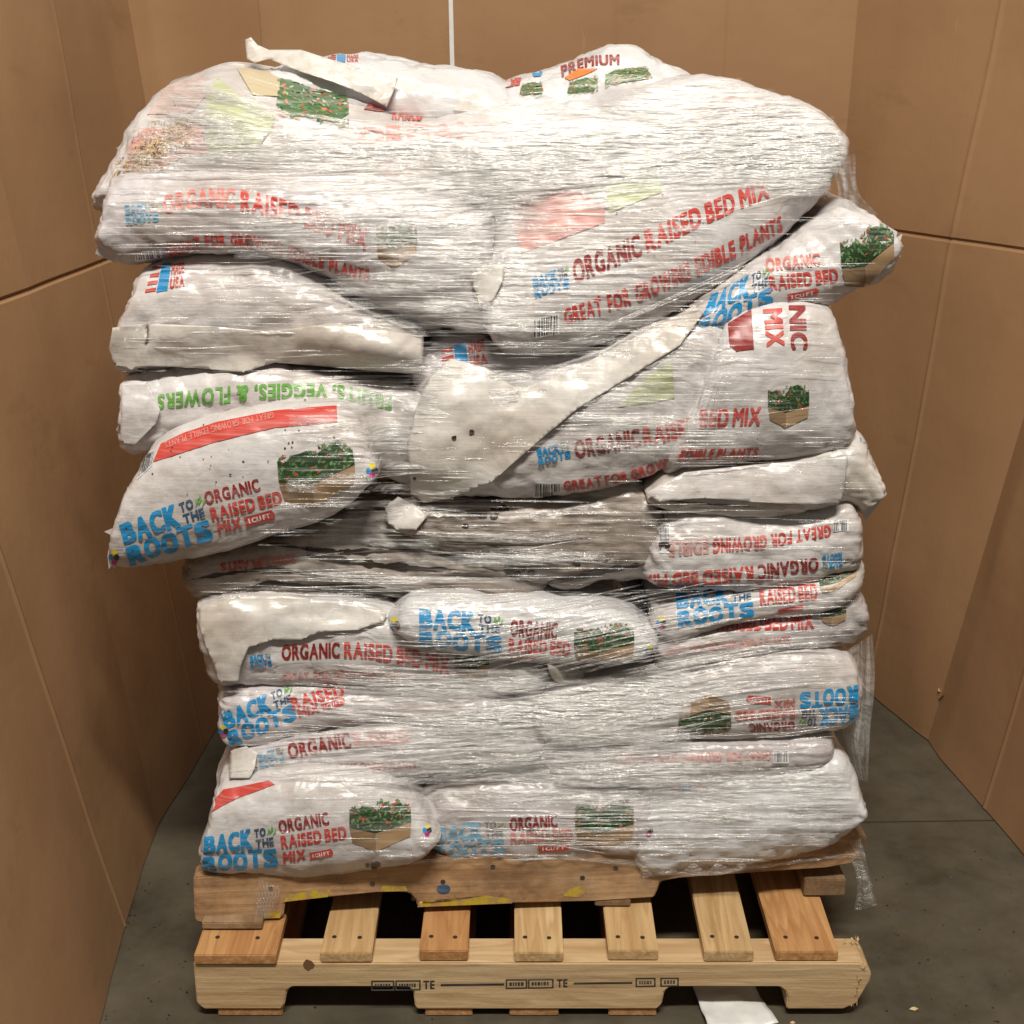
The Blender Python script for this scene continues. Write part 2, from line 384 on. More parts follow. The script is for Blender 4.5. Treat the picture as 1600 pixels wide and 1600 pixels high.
# ------------------------------------------------------------------ lower pallet
LZ = (.018, .118, .138)
p0 = np.array([0, 0, 0.]); ny = np.array([0, 1.0, 0])
lp = empty('wooden_pallet', (0.037, .5, 0), 'pale new wooden pallet resting on the floor, under the weathered one', 'pallet', 'wooden pallets under the stack')
def px_outline(pts, p0=p0, n=ny): return [at_plane(u, v, p0, n) for (u, v) in pts]
def X(u, v=1500): return at_y(u, v, 0)[0]
xl, xr = X(302, 1505), X(1363, 1510)
def stringer(parent, y, ydepth, rounded, mat):
    z0, z1 = LZ[0], LZ[1] - .0015; zn = .066
    n1, n2, n3, n4 = X(444, 1560), X(648, 1560), X(1036, 1560), X(1230, 1560)
    o = [(xl, z0 + .012), (xl + .012, z0), (n1 - .006, z0), (n1, z0 + .012), (n1 + .006, zn - .008), (n1 + .016, zn), (n2 - .012, zn), (n2 - .002, zn - .01), (n2, z0 + .006), (n2 + .004, z0),
         (n3 - .01, z0), (n3 - .002, z0 + .01), (n3 + .002, zn - .01), (n3 + .012, zn), (n4 - .015, zn), (n4 - .004, zn - .009), (n4, zn - .02), (n4, z0)]
    if rounded: o += [(xr - .045, z0), (xr - .022, z0 + .012), (xr - .012, z0 + .035), (xr - .002, z0 + .06), (xr, z1 - .022), (xr - .008, z1 - .008), (xr - .02, z1)]
    else: o += [(xr - .02, z0), (xr, z1)]
    o += [(xl, z1)]
    v, f = prism([(x, y, z) for x, z in o], np.array([0, ydepth, 0]))
    ob = mesh_obj('stringer', v, f, mat, parent, smooth=False); bevel_mesh(ob, .0025); return ob
st0 = stringer(lp, 0, .074, True, M['pine_x'])
stringer(lp, .50, .05, False, M['pine_x']); stringer(lp, .98, .05, False, M['pine_x'])
def board(parent, name, quad, z0, z1, mat, y1skew=0):
    v, f = prism([(x, y, z0) for x, y in quad], np.array([0, 0, z1 - z0]))
    ob = mesh_obj(name, v, f, mat, parent, smooth=False); bevel_mesh(ob, .0018); return ob
def nailheads(parent_board, pts, z, r=.0042):
    for (x, y) in pts:
        a = np.linspace(0, 2 * np.pi, 11)[:-1]
        v = [(x + r * math.cos(t), y + r * math.sin(t), z + .0012) for t in a] + [(x + r * math.cos(t), y + r * math.sin(t), z - .003) for t in a]
        f = [list(range(10))] + [[i, 10 + i, 10 + (i + 1) % 10, (i + 1) % 10] for i in range(10)]
        mesh_obj('nail', v, f, M['nail'], parent_board, smooth=False)
deck = [(304, 432, 'orange_y', .0, .025), (500, 581, 'pine_y', .02, .0), (655, 731, 'orange_y', .012, .003), (804, 880, 'pine_y', 0, 0), (951, 1029, 'pine_y', -.008, 0), (1101, 1178, 'pine_y', 0, .0), (1213, 1311, 'orange_y', -.006, -.006)]
for i, (u0, u1, mt, sk0, sk1) in enumerate(deck):
    x0, x1 = X(u0, 1490), X(u1, 1490); yf = [-.006, .0, .004, .001, .006, .002, .004][i]; zz = LZ[1] + .0008 * i
    b = board(lp, 'deck_board', [(x0, yf), (x1, yf), (x1 + sk1 * .0 + .002 * i, 1.03), (x0 + sk0, 1.03)], LZ[1], LZ[2] + .0008 * (i % 3), M[mt])
    nailheads(b, [(x0 + (x1 - x0) * .22, .045), (x0 + (x1 - x0) * .72, .043)], LZ[2] + .0008 * (i % 3))
for (u0, u1) in ((340, 441), (664, 738), (796, 873), (951, 1026), (1236, 1330)):
    x0, x1 = X(u0, 1585), X(u1, 1585); back = .03 if u0 == 1236 else .004
    board(lp, 'bottom_board', [(x0, back), (x1, back), (x1, 1.02), (x0, 1.02)], .001, LZ[0] - .0006, M['orange_y'])
# knot, splinters and the ink stamp on the front stringer
def disc_decal(parent, name, u, v, r, mat, y=-.001, sx=1.0, n=18, rag=.12):
    c = at_y(u, v, y); V = [c + np.array([sx * r * (1 + rag * rng.normal()) * math.cos(t), 0, r * (1 + rag * rng.normal()) * math.sin(t)]) for t in np.linspace(0, 2 * np.pi, n + 1)[:-1]]
    return mesh_obj(name, V, [list(range(n))[::-1]], mat, parent, smooth=False)
k = disc_decal(st0, 'knot', 482, 1508, .011, M['knot'], -.0008, .9)
v_ = []; f_ = []
for q in range(34):
    u = 1336 + rng.normal(0, 9); vv = 1466 + abs(rng.normal(0, 5)) if q < 14 else 1500 + rng.uniform(0, 75)
    if q >= 14: u = 1352 - (vv - 1500) * .28 + rng.normal(0, 3)
    c = at_y(u, vv, -.002 if q >= 14 else .05) + (0, 0, .002); d = rng.normal(0, 1, 3); d /= np.linalg.norm(d); e = rng.normal(0, 1, 3) * .0018; d *= (.35, .35, 1); l = rng.uniform(.003, .008); i = len(v_)
    v_ += [c - d * l, c + e, c + d * l, c - e]; f_ += [(i, i + 1, i + 2, i + 3)]
props(mesh_obj('splinters', v_, f_, M['splinter'], st0, smooth=False), kind='stuff')

# ------------------------------------------------------------------ writing
_gc, _tc = {}, {}
CAPH = .682; NY = 26; HX = 3
def glyph(ch):
    """triangles of one plain letter"""
    if ch in _gc: return _gc[ch]
    cu = bpy.data.curves.new('t', 'FONT'); cu.body = ch; cu.resolution_u = 4
    ob = bpy.data.objects.new('t', cu); COL.objects.link(ob); ev = ob.evaluated_get(bpy.context.evaluated_depsgraph_get())
    me = ev.to_mesh(); me.calc_loop_triangles(); v = np.array([x.co[:2] for x in me.vertices]); f = [tuple(t.vertices) for t in me.loop_triangles]
    ev.to_mesh_clear(); bpy.data.objects.remove(ob); bpy.data.curves.remove(cu)
    if ch == ',': v[:, 1] -= v[:, 1].min()
    _gc[ch] = (v, f); return _gc[ch]
def heavy(ch, cond, fat):
    """the letter narrowed by COND and its strokes fattened by FAT rows: horizontal runs (y0, y1, x0, x1) in cap heights, and its width"""
    v, f = glyph(ch); v = (v - (v[:, 0].min(), 0)) * (cond / CAPH * NY * HX, 1 / CAPH * NY); pad = int(fat * HX) + 2
    w = int(v[:, 0].max()) + 2 * pad + 1; h = NY + 2 * pad; m = np.zeros((h, w), bool)
    gx, gy = np.meshgrid(np.arange(w) - pad + .5, np.arange(h) - pad + .5)
    for t in f:
        a, b, c = v[list(t)]; d = (b[1] - c[1]) * (a[0] - c[0]) + (c[0] - b[0]) * (a[1] - c[1])
        if abs(d) < 1e-9: continue
        l1 = ((b[1] - c[1]) * (gx - c[0]) + (c[0] - b[0]) * (gy - c[1])) / d; l2 = ((c[1] - a[1]) * (gx - c[0]) + (a[0] - c[0]) * (gy - c[1])) / d
        m |= (l1 >= -.001) & (l2 >= -.001) & (l1 + l2 <= 1.001)
    o = m.copy(); ry = fat * .75
    for dy in range(-int(ry), int(ry) + 1):
        k = int(fat * HX * math.sqrt(max(0, 1 - (dy / (ry + .6)) ** 2)))
        q = np.roll(m, dy, 0)
        for dx in range(-k, k + 1): o |= np.roll(q, dx, 1)
    runs = []; prev, y0 = None, 0
    for y in range(h + 1):
        r = [] if y == h else np.flatnonzero(np.diff(np.r_[0, o[y].astype(int), 0])).reshape(-1, 2).tolist()
        if r != prev:
            if prev: runs += [(y0, y, a, b) for a, b in prev]
            prev, y0 = r, y
    xs = [q[2] for q in runs] + [q[3] for q in runs]; x0 = min(xs)
    return [(a / NY, b / NY, (c - x0) / (NY * HX), (d - x0) / (NY * HX)) for a, b, c, d in runs], (max(xs) - x0) / (NY * HX)
def text_mesh(body, bold=.03):
    key = (body, bold)
    if key in _tc: return _tc[key]
    fat, cond = (2.6, .95) if bold >= .09 else ((1.7, .85) if bold >= .05 else (1.4, .76))
    v, f, x = [], [], 0
    for ch in body:
        if ch == ' ': x += .24; continue
        runs, w = heavy(ch, cond, fat)
        for (a, b, c, d) in runs:
            i = len(v); v += [(x + c, a), (x + d, a), (x + d, b), (x + c, b)]; f.append((i, i + 1, i + 2, i + 3))
        x += w + .085
    v = np.array(v); lo, hi = v.min(0), v.max(0); _tc[key] = ((v - lo) / (hi - lo), f); return _tc[key]
class Art:
    """flat artwork in unit coordinates (s along, t up) with a colour per face and a lift per face"""
    def __init__(s): s.v = []; s.f = []; s.c = []; s.l = []
    def add(s, v, f, c, lift=0.0):
        i = len(s.v); s.v += [tuple(x) for x in v]; s.f += [[i + a for a in q] for q in f]; s.c += [c] * len(f); s.l += [lift] * len(v); return s
    def text(s, body, x0, y0, x1, y1, c, bold=.03, lift=.0):
        v, f = text_mesh(body, bold); v = v * (x1 - x0, y1 - y0) + (x0, y0); return s.add(v, f, c, lift)
    def rect(s, x0, y0, x1, y1, c, lift=0.0): return s.add([(x0, y0), (x1, y0), (x1, y1), (x0, y1)], [(0, 1, 2, 3)], c, lift)
    def poly(s, pts, c, lift=0.0): return s.add(pts, [list(range(len(pts)))], c, lift)
    def disc(s, x, y, rx, ry, c, lift=0.0, n=12):
        return s.poly([(x + rx * math.cos(t), y + ry * math.sin(t)) for t in np.linspace(0, 2 * np.pi, n + 1)[:-1]], c, lift)
def art_text(body, c, bold=.03): return Art().text(body, 0, 0, 1, 1, c, bold)
def art_words(words, bold=.03):
    """words: (text, colour, weight)"""
    a = Art(); tot = sum(w for *_, w in words); gap = .025; x = 0; sc = (1 - gap * (len(words) - 1)) / tot
    for t, c, w in words:
        a.text(t, x, 0, x + w * sc, 1, c, bold); x += w * sc + gap
    return a
def art_logo(pale=False):
    b, n = ('paleblue', 'grey') if pale else ('blue', 'navy'); a = Art()
    for i, ch in enumerate('BACK'): a.text(ch, i * .168, .52 - .02 * (i % 2), i * .168 + .16, 1.0 + .012 * (i % 2), b, .10)
    for i, ch in enumerate('ROOTS'): a.text(ch, i * .2, .0 + .03 * (i % 2), i * .2 + .188, .45 + .03 * (i % 2), b, .10)
    a.text('TO', .70, .77, .86, .98, n, .06); a.text('THE', .71, .52, .96, .72, n, .06)
    g = 'palegreen' if pale else 'green'
    a.poly([(.88, .78), (.90, .95), (.93, .86)], g); a.poly([(.91, .78), (.955, 1.0), (.97, .88)], g); a.poly([(.95, .74), (1.0, .92), (1.0, .8)], g)
    return a
def art_planter(seed, pale=False):
    r = random.Random(seed); a = Art()
    box = ('wood1', 'wood2')
    a.poly([(.0, .50), (.42, .36), (.42, .0), (.05, .20)], box[1]); a.poly([(.425, .36), (1.0, .54), (.97, .26), (.425, .0)], box[0])
    top = [(.0, .51), (.42, .37), (1.0, .55)]
    up = [(1.0 - i * .1, .84 + r.uniform(-.08, .10) + (.12 if i in (2, 3, 4) else 0)) for i in range(11)]
    a.poly(top + up, 'leaf1', .0002)
    for q in range(170):
        x = r.random(); lo = .41 + abs(x - .42) * .28; hi = .86 + (.16 if .45 < x < .9 else .06); y = r.uniform(lo, hi); w = r.uniform(.012, .035); t = r.random() * 6.28
        c = r.choice(['leaf1', 'leaf2', 'leaf2', 'leaf3', 'leaf3', 'leaf4'])
        if r.random() < .12: c = 'tomato' if y > .5 else 'leaf4'
        dx, dy = math.cos(t) * w, math.sin(t) * w * 1.3
        a.poly([(x - dx * 1.4, y - dy * 1.4), (x + dy * .6, y - dx * .6), (x + dx * 1.4, y + dy * 1.4), (x - dy * .6, y + dx * .6)], c, .0003 + .0006 * r.random())
    return a
def art_foliage(seed):
    r = random.Random(seed); a = Art(); a.poly([(0, .2), (.2, 0), (.5, .05), (.8, .0), (1, .25), (.95, .8), (.6, 1), (.2, .95), (.02, .7)], 'leaf2', .0002)
    for q in range(190):
        x, y = r.random(), r.uniform(-.05, 1.0); w = r.uniform(.02, .05); t = r.random() * 6.28; c = r.choice(['leaf1', 'leaf2', 'leaf3', 'leaf3', 'leaf4', 'palegreen'])
        if r.random() < .2: c = r.choice(['tomato', 'orange'])
        dx, dy = math.cos(t) * w, math.sin(t) * w
        a.poly([(x - dx * 1.4, y - dy * 1.4), (x + dy * .6, y - dx * .6), (x + dx * 1.4, y + dy * 1.4), (x - dy * .6, y + dx * .6)], c, .0003 + .0006 * r.random())
    return a
def art_barcode(seed):
    r = random.Random(seed); a = Art(); a.rect(0, 0, 1, 1, 'white'); x = .04
    while x < .93:
        w = r.uniform(.02, .07); a.rect(x, .08, min(x + w, .96), 1 - .06, 'black', .0004); x += w + r.uniform(.02, .06)
    return a
def art_flag(words=True):
    a = Art(); a.rect(.30, 0, .58, 1, 'blue')
    for i in range(4): a.rect(0, .05 + i * .26, .27, .17 + i * .26, 'red')
    a.text('MADE', .63, .55, 1, .95, 'red', .03).text('USA', .63, .05, 1, .45, 'red', .03)
    return a
def art_dots():
    a = Art()
    for (x, y, c) in ((.25, .5, 'blue'), (.5, .85, 'yellow'), (.72, .5, 'black'), (.5, .15, 'magenta')): a.disc(x, y, .26, .26, c, .0002 * x)
    return a
def art_ribbon():
    a = Art(); a.poly([(0, 0), (.92, 0), (1.0, .5), (.92, 1), (0, 1), (.05, .5)], 'red'); a.text('1 CU FT', .14, .25, .84, .75, 'white', .02, .0005); return a

def band(bottom, top):
    def f(s, t):
        b = poly(bottom, t=np.clip(s, 0, 1)); tp = poly(top, t=np.clip(s, 0, 1)); return b + (tp - b) * np.asarray(t)[:, None]
    return f
def lay(art, f2, surf, name, parent, lift=.0016, CUT=8.0):
    """press a flat artwork onto a surface: cut it finely, find for every point the surface below, raise it by its ink thickness"""
    uv = f2(np.array([x[0] for x in art.v]), np.array([x[1] for x in art.v]))
    names = sorted(set(art.c)); idx = {n: i for i, n in enumerate(names)}
    bm = bmesh.new(); lay_l = bm.verts.layers.float.new('lift')
    bv = []
    for (u, v), l in zip(uv, art.l):
        b = bm.verts.new((u, v, 0)); b[lay_l] = l; bv.append(b)
    for q, c in zip(art.f, art.c):
        try: fc = bm.faces.new([bv[i] for i in q]); fc.material_index = idx[c]
        except ValueError: pass
    bmesh.ops.triangulate(bm, faces=[q for q in bm.faces if len(q.verts) > 4])
    lo, hi = uv.min(0), uv.max(0)
    for ax in (0, 1):
        x = lo[ax] + CUT * .7
        while x < hi[ax]:
            co = Vector((x, 0, 0)) if ax == 0 else Vector((0, x, 0)); no = Vector((1, 0, 0)) if ax == 0 else Vector((0, 1, 0))
            bmesh.ops.bisect_plane(bm, geom=bm.verts[:] + bm.edges[:] + bm.faces[:], plane_co=co, plane_no=no); x += CUT
    out = []; ok = {}
    bm.verts.ensure_lookup_table(); bm.verts.index_update()
    for b in bm.verts:
        h = surf(b.co.x, b.co.y)
        if h is None: continue
        p, n = h; ok[b.index] = len(out); out.append(p + n * (lift + b[lay_l]))
    F_, m_ = [], []
    for fc in bm.faces:
        ii = [b.index for b in fc.verts]
        if all(i in ok for i in ii):
            q = [ok[i] for i in ii]; pts = np.array([out[i] for i in q])
            if np.ptp(pts[:, 1]) > .12: continue
            F_.append(q); m_.append(fc.material_index)
    bm.free()
    if not F_: return None
    return mesh_obj(name, out, F_, [M[n] for n in names], parent, fmat=m_, smooth=True)
def bvh_surf(bvh):
    def f(u, v):
        d = Vector(ray(u, v)); d.normalize(); h = bvh.ray_cast(Vector(CAM), d, 20)
        if h[0] is None: return None
        n = np.array(h[1]);
        if np.dot(n, np.array(d)) > 0: n = -n
        return np.array(h[0]), n
    return f
flat_front = lambda u, v: (at_y(u, v, 0), np.array([0, -1.0, 0]))
stamp = Art()
stamp.text('TE', .168, .1, .205, .95, 'black', .03); stamp.rect(.225, .38, .43, .58, 'black')
def frame(x0, x1):
    for (a, b, c, d) in ((x0, 0, x1, .13), (x0, .87, x1, 1), (x0, .13, x0 + .005, .87), (x1 - .005, .13, x1, .87)): stamp.rect(a, b, c, d, 'black')
    x = x0 + .012
    while x < x1 - .015:
        w = random.uniform(.004, .009); stamp.rect(x, .32, x + w, .68, 'black'); x += w + .003
frame(0, .075); frame(.078, .16); frame(.435, .505); frame(.507, .59); stamp.text('TE', .60, .1, .635, .95, 'black', .03); stamp.rect(.655, .38, .845, .58, 'black'); frame(.855, .92); frame(.935, .995)
lay(stamp, band([(580, 1548), (1063, 1541)], [(580, 1532), (1063, 1527)]), flat_front, 'ink_stamp', st0, .0006)

# ------------------------------------------------------------------ upper pallet (weathered, turned a little)
up0 = np.array([-.55, .085, 0.]); up1 = np.array([.62, .165, 0.]); ax_ = (up1 - up0) / np.linalg.norm(up1 - up0); un = np.array([-ax_[1], ax_[0], 0])
upal = empty('wooden_pallet', (.03, .6, LZ[2] + .003), 'weathered brown pallet with yellow paint, between the bags and the new pallet', 'pallet', 'wooden pallets under the stack')
out = [(302, 1372), (303, 1420), (306, 1440), (322, 1444), (438, 1436), (443, 1428), (446, 1408), (520, 1402), (612, 1393), (640, 1396), (650, 1408), (653, 1418), (800, 1412), (930, 1409), (1022, 1403), (1027, 1392), (1032, 1378), (1060, 1373),
       (1180, 1364), (1290, 1357), (1330, 1350), (1344, 1340), (1346, 1312), (1338, 1296), (1200, 1302), (1000, 1315), (800, 1330), (600, 1345), (450, 1355)]
us = [at_plane(u, v, up0, un) for u, v in out]
v, f = prism(us, un * .045)
ust = mesh_obj('stringer', v, f, M['old_x'], upal, smooth=False); bevel_mesh(ust, .003)
usurf = lambda u, v: (at_plane(u, v, up0, un), -un)
for (pts, mt) in (([(443, 1409), (448, 1398), (500, 1389), (516, 1390), (512, 1401)], 'ypaint'), ([(592, 1393), (598, 1383), (634, 1384), (637, 1392)], 'ypaint'), ([(652, 1417), (656, 1408), (700, 1409), (760, 1399), (800, 1404), (800, 1411)], 'ypaint'),
                  ([(880, 1400), (886, 1390), (912, 1382), (917, 1393), (905, 1402)], 'ypaint'), ([(405, 1434), (410, 1426), (438, 1424), (438, 1434)], 'ypaint')):
    a = Art(); a.poly([(x, y) for x, y in pts], mt); M.setdefault(mt, M['ypaint'])
    lay(a, lambda s, t: np.c_[s, t], usurf, 'paint_mark', ust, .0008)
a = Art().disc(693, 1389, 11, 8, 'navy'); lay(a, lambda s, t: np.c_[s, t], usurf, 'ink_mark', ust, .0008)
for (u, v) in ((423, 1388), (582, 1381), (692, 1377), (770, 1354), (910, 1371), (962, 1356), (1180, 1332)):
    a = Art().disc(u, v, 4, 3.2, 'black'); lay(a, lambda s, t: np.c_[s, t], usurf, 'nail', ust, .0012)
zt = LZ[2] + .004
def ub(u0, u1, v, name, z0, z1, mt, ys, ylen=.95):
    q0 = at_z(u0, v, z0); q1 = at_z(u1, v, z0)
    return board(upal, name, [(q0[0], q0[1] + ys), (q1[0], q1[1] + ys), (q1[0] - .03, q1[1] + ylen), (q0[0] - .03, q0[1] + ylen)], z0, z1, M[mt])
ub(316, 410, 1452, 'bottom_board', zt, zt + .014, 'old_y', 0); ub(930, 986, 1421, 'bottom_board', zt, zt + .012, 'old_y', .01)
ub(1256, 1320, 1400, 'bottom_board', zt, zt + .036, 'old_y', 0); ub(640, 740, 1428, 'bottom_board', zt, zt + .008, 'old_y', .04)
for i in range(8):      # deck of the weathered pallet, under the bags
    p = us[-1] if False else None
    t = i / 7; x = -.53 + 1.10 * t; yb0 = np.interp(x, [up0[0], up1[0]], [up0[1], up1[1]]) + .012
    zb = np.interp(x, [-.55, -.2, .2, .62], [at_plane(320, 1365, up0, un)[2], at_plane(640, 1342, up0, un)[2], at_plane(1000, 1315, up0, un)[2], at_plane(1320, 1297, up0, un)[2]]) - .026
    board(upal, 'deck_board', [(x, yb0), (x + .09, yb0 + .006), (x + .06, yb0 + .95), (x - .03, yb0 + .95)], zb - .012, zb + .004, M['old_y'])
for dy in (.45, .9):
    v, f = prism([p + un * dy for p in us], un * .045); o = mesh_obj('stringer', v, f, M['old_x'], upal, smooth=False)

# ------------------------------------------------------------------ bags
GROUP = 'bags of soil mix stacked on the pallet'
ALLV, ALLF, BAGS = [], [], {}
NC, NFR, NFL, NBK = 150, 40, 8, 10
def make_bag(key, top, bot, yf, r, mat, label, depth=.55, lean=0.0, amp=1.0, er=.05, plane=.55, back=1.0, seed=None):
    seed = len(BAGS) * 7.7 if seed is None else seed
    t = np.linspace(0, 1, NC); t = .5 - .5 * np.cos(np.pi * t) * (.35 + .65 * np.abs(np.cos(np.pi * t)) ** .0)   # denser at the ends
    T, B = poly(top, t=t), poly(bot, t=t)
    P3t = np.array([at_y(u, v, yf + r * plane) for u, v in T]); P3b = np.array([at_y(u, v, yf + r * plane) for u, v in B])
    rings = []
    for k in range(NC):
        mid = (P3t[k] + P3b[k]) / 2; hv = (P3t[k] - P3b[k]) / 2; mid = mid.copy(); mid[1] = 0; hv = hv.copy(); hv[1] = 0
        e = min(t[k], 1 - t[k]) * np.linalg.norm(P3t[-1] - P3t[0]); q = max(0, 1 - e / er); ins = er * (1 - math.sqrt(max(0, 1 - q * q)))
        hs = 1.0 - .10 * q ** 3
        yy = yf + ins; pts = []
        for th in np.linspace(-math.pi / 2, math.pi / 2, NFR):
            s, c = math.sin(th), math.cos(th)
            pts.append(mid + hv * hs * np.sign(s) * abs(s) ** .86 + np.array([0, yy + r * (1 - abs(c) ** .80), 0]))
        yb_ = yf + depth - ins
        for x in np.linspace(0, 1, NFL + 2)[1:-1]: pts.append(mid + hv * hs * (1 - .12 * x * (1 - back * .6)) + np.array([0, yy + r + (yb_ - r - yy - r) * x, 0]))
        for th in np.linspace(math.pi / 2, 3 * math.pi / 2, NBK):
            s, c = math.sin(th), math.cos(th); pts.append(mid + hv * hs * .94 * np.sign(s) * abs(s) ** .8 + np.array([0, yb_ - r + r * abs(c) ** .8, 0]))
        for x in np.linspace(1, 0, NFL + 2)[1:-1]: pts.append(mid - hv * hs * (1 - .12 * x * (1 - back * .6)) + np.array([0, yy + r + (yb_ - r - yy - r) * x, 0]))
        rings.append(pts)
    R = np.array(rings); m = R.shape[1]
    if lean: R[:, :, 1] += lean * (R[:, :, 2] - P3b[:, 2].min())
    # creases: normals from the grid, several sizes of fold; stronger towards the tied ends
    du = np.gradient(R, axis=0); dv = np.roll(R, -1, 1) - np.roll(R, 1, 1); n = np.cross(du, dv); n /= np.linalg.norm(n, axis=2, keepdims=True) + 1e-12
    c0 = R.reshape(-1, 3).mean(0)
    if np.mean(np.sum(n * (R - c0), axis=2)) < 0: n = -n
    pp = R.reshape(-1, 3) + seed; hgt = np.linalg.norm(P3t - P3b, axis=1)
    endw = np.exp(-np.minimum(t, 1 - t) * 9)[:, None].repeat(m, 1).ravel()
    arc = np.linspace(0, 1, m)[None, :].repeat(NC, 0).ravel()
    big = fbm(pp * 5.0, 2) * .010; med = fbm(pp * 15.0, 2) * .0045
    fold = 1 - np.abs(fbm(np.c_[pp[:, 0] * 11, pp[:, 1] * 20, pp[:, 2] * 42], 3)); fold = np.clip(fold - .55, 0, 1) * .010
    diag = 1 - np.abs(fbm(np.c_[(pp[:, 0] + pp[:, 2]) * 30, pp[:, 1] * 12, (pp[:, 2] - pp[:, 0]) * 9], 2)); diag = np.clip(diag - .6, 0, 1) * .008
    d = amp * (big + med - fold * .8 - diag * .7) * (1 + .5 * endw) + amp * endw * vnoise(np.c_[arc * 46, t.repeat(m) * 5 + seed, arc * 0]) * .001
    d *= np.clip(hgt / .12, .3, 1)[:, None].repeat(m, 1).ravel()
    R = R + n * d.reshape(NC, m)[:, :, None]
    V = R.reshape(-1, 3); Fc = []
    for k in range(NC - 1):
        for j in range(m):
            Fc.append((k * m + j, k * m + (j + 1) % m, (k + 1) * m + (j + 1) % m, (k + 1) * m + j))
    cL, cR = V[:m].mean(0), V[-m:].mean(0); V = np.r_[V, [cL, cR]]; iL, iR = len(V) - 2, len(V) - 1
    Fc += [(iL, (j + 1) % m, j) for j in range(m)] + [(iR, (NC - 1) * m + j, (NC - 1) * m + (j + 1) % m) for j in range(m)]
    loc = (float(c0[0]), float(yf + depth / 2), float(V[:, 2].min()))
    root = empty('soil_bag', loc, label, 'bag', GROUP)
    body = mesh_obj('bag_body', V, Fc, M[mat], root, smooth=True)
    bvh = BVHTree.FromPolygons([Vector(x) for x in V], Fc)
    o = len(ALLV); ALLV.extend(V.tolist()); ALLF.extend([tuple(o + i for i in q) for q in Fc])
    BAGS[key] = dict(root=root, body=body, bvh=bvh, surf=bvh_surf(bvh))
    return BAGS[key]
idm = lambda s, t: np.c_[s, t]

make_bag('T1', [(405, 118), (445, 92), (520, 80), (600, 83), (680, 100), (760, 122), (815, 150)], [(410, 200), (520, 215), (640, 215), (760, 215), (820, 205)], .40, .20, 'bag_clean', 'glossy clean bag on top, behind the torn beige strip', .5, plane=.8)
make_bag('T2', [(775, 128), (830, 113), (885, 97), (930, 75), (965, 67), (1000, 76), (1040, 104), (1085, 122)], [(780, 200), (870, 215), (980, 215), (1085, 200)], .40, .16, 'bag_clean', 'bag with orange and dark red print at the very top right of the stack', .5, plane=.8)
make_bag('T3', [(178, 262), (205, 192), (236, 140), (300, 110), (345, 98), (420, 108), (500, 128), (570, 152), (650, 172), (760, 166), (860, 158), (960, 165)], [(172, 335), (300, 345), (450, 345), (600, 345), (760, 345), (900, 345), (980, 330)], .21, .30, 'bag', 'wide top left bag dusted with wood shavings, under the torn beige strip', .6, plane=.62)
make_bag('L1', [(156, 335), (175, 280), (260, 266), (400, 268), (550, 280), (680, 300), (775, 330)], [(152, 388), (200, 414), (300, 404), (420, 406), (500, 440), (600, 490), (690, 516), (765, 535)], 0.145, 0.09, 'bag_grey', 'top left bag whose long red title bends downward to the right', .55, er=0.03)
make_bag('R1', [(745, 440), (765, 340), (830, 255), (920, 190), (1010, 150), (1100, 122), (1170, 124), (1240, 148), (1310, 178), (1342, 212)], [(750, 518), (800, 560), (900, 555), (1000, 527), (1090, 488), (1170, 444), (1240, 388), (1300, 322), (1330, 275), (1345, 240)], 0.1, 0.14, 'bag', 'huge tilted top right bag with its red title climbing to the right', .55, lean=.30, plane=.5, amp=.7)
make_bag('R2', [(1070, 470), (1180, 400), (1260, 345), (1318, 308), (1360, 325), (1396, 365)], [(1070, 532), (1150, 522), (1210, 492), (1270, 492), (1330, 470), (1385, 432), (1408, 385)], 0.145, 0.09, 'bag', 'bag bulging out at the right edge, just below the huge tilted bag', er=0.03)
make_bag('L2', [(200, 425), (235, 405), (330, 392), (430, 398), (520, 440), (600, 485), (665, 515)], [(170, 555), (190, 584), (300, 578), (400, 582), (520, 578), (600, 586), (664, 586)], 0.15, 0.075, 'bag', 'blank left bag with a folded beige flap along its lower edge', er=0.03)
make_bag('M2', [(640, 545), (720, 512), (800, 530), (900, 540), (1000, 510), (1095, 462)], [(640, 660), (760, 670), (900, 650), (1000, 600), (1095, 545)], 0.175, 0.07, 'bag_grey', 'pale middle bag with a small flag mark, partly behind a beige band')
make_bag('L3', [(190, 592), (300, 572), (420, 574), (540, 586), (655, 600), (715, 640)], [(186, 690), (206, 704), (300, 690), (400, 690), (520, 720), (655, 780), (715, 790)], 0.155, 0.06, 'bag', 'left bag with upside-down green lettering', er=0.02)
make_bag('M3', [(638, 660), (670, 600), (740, 570), (800, 590), (900, 560), (1000, 515), (1135, 470)], [(640, 770), (690, 786), (780, 782), (880, 776), (980, 756), (1060, 724), (1130, 690)], 0.125, 0.07, 'bag', 'middle bag with a broad beige end and a red title cut off by its neighbour')
make_bag('R3', [(1128, 530), (1150, 495), (1190, 478), (1260, 474), (1300, 484), (1320, 520)], [(1030, 752), (1070, 736), (1150, 726), (1250, 716), (1320, 705), (1342, 690)], 0.115, 0.07, 'bag', 'tall right bag with a small planter picture and sideways red lettering', amp=.6, er=.022)
make_bag('M4', [(598, 795), (650, 772), (780, 772), (900, 764), (1000, 745), (1050, 790)], [(598, 830), (700, 872), (800, 908), (900, 922), (1000, 912), (1050, 905)], 0.15, 0.07, 'bag_dirty', 'soiled middle bag with dark soil spots, below the beige-ended bag')
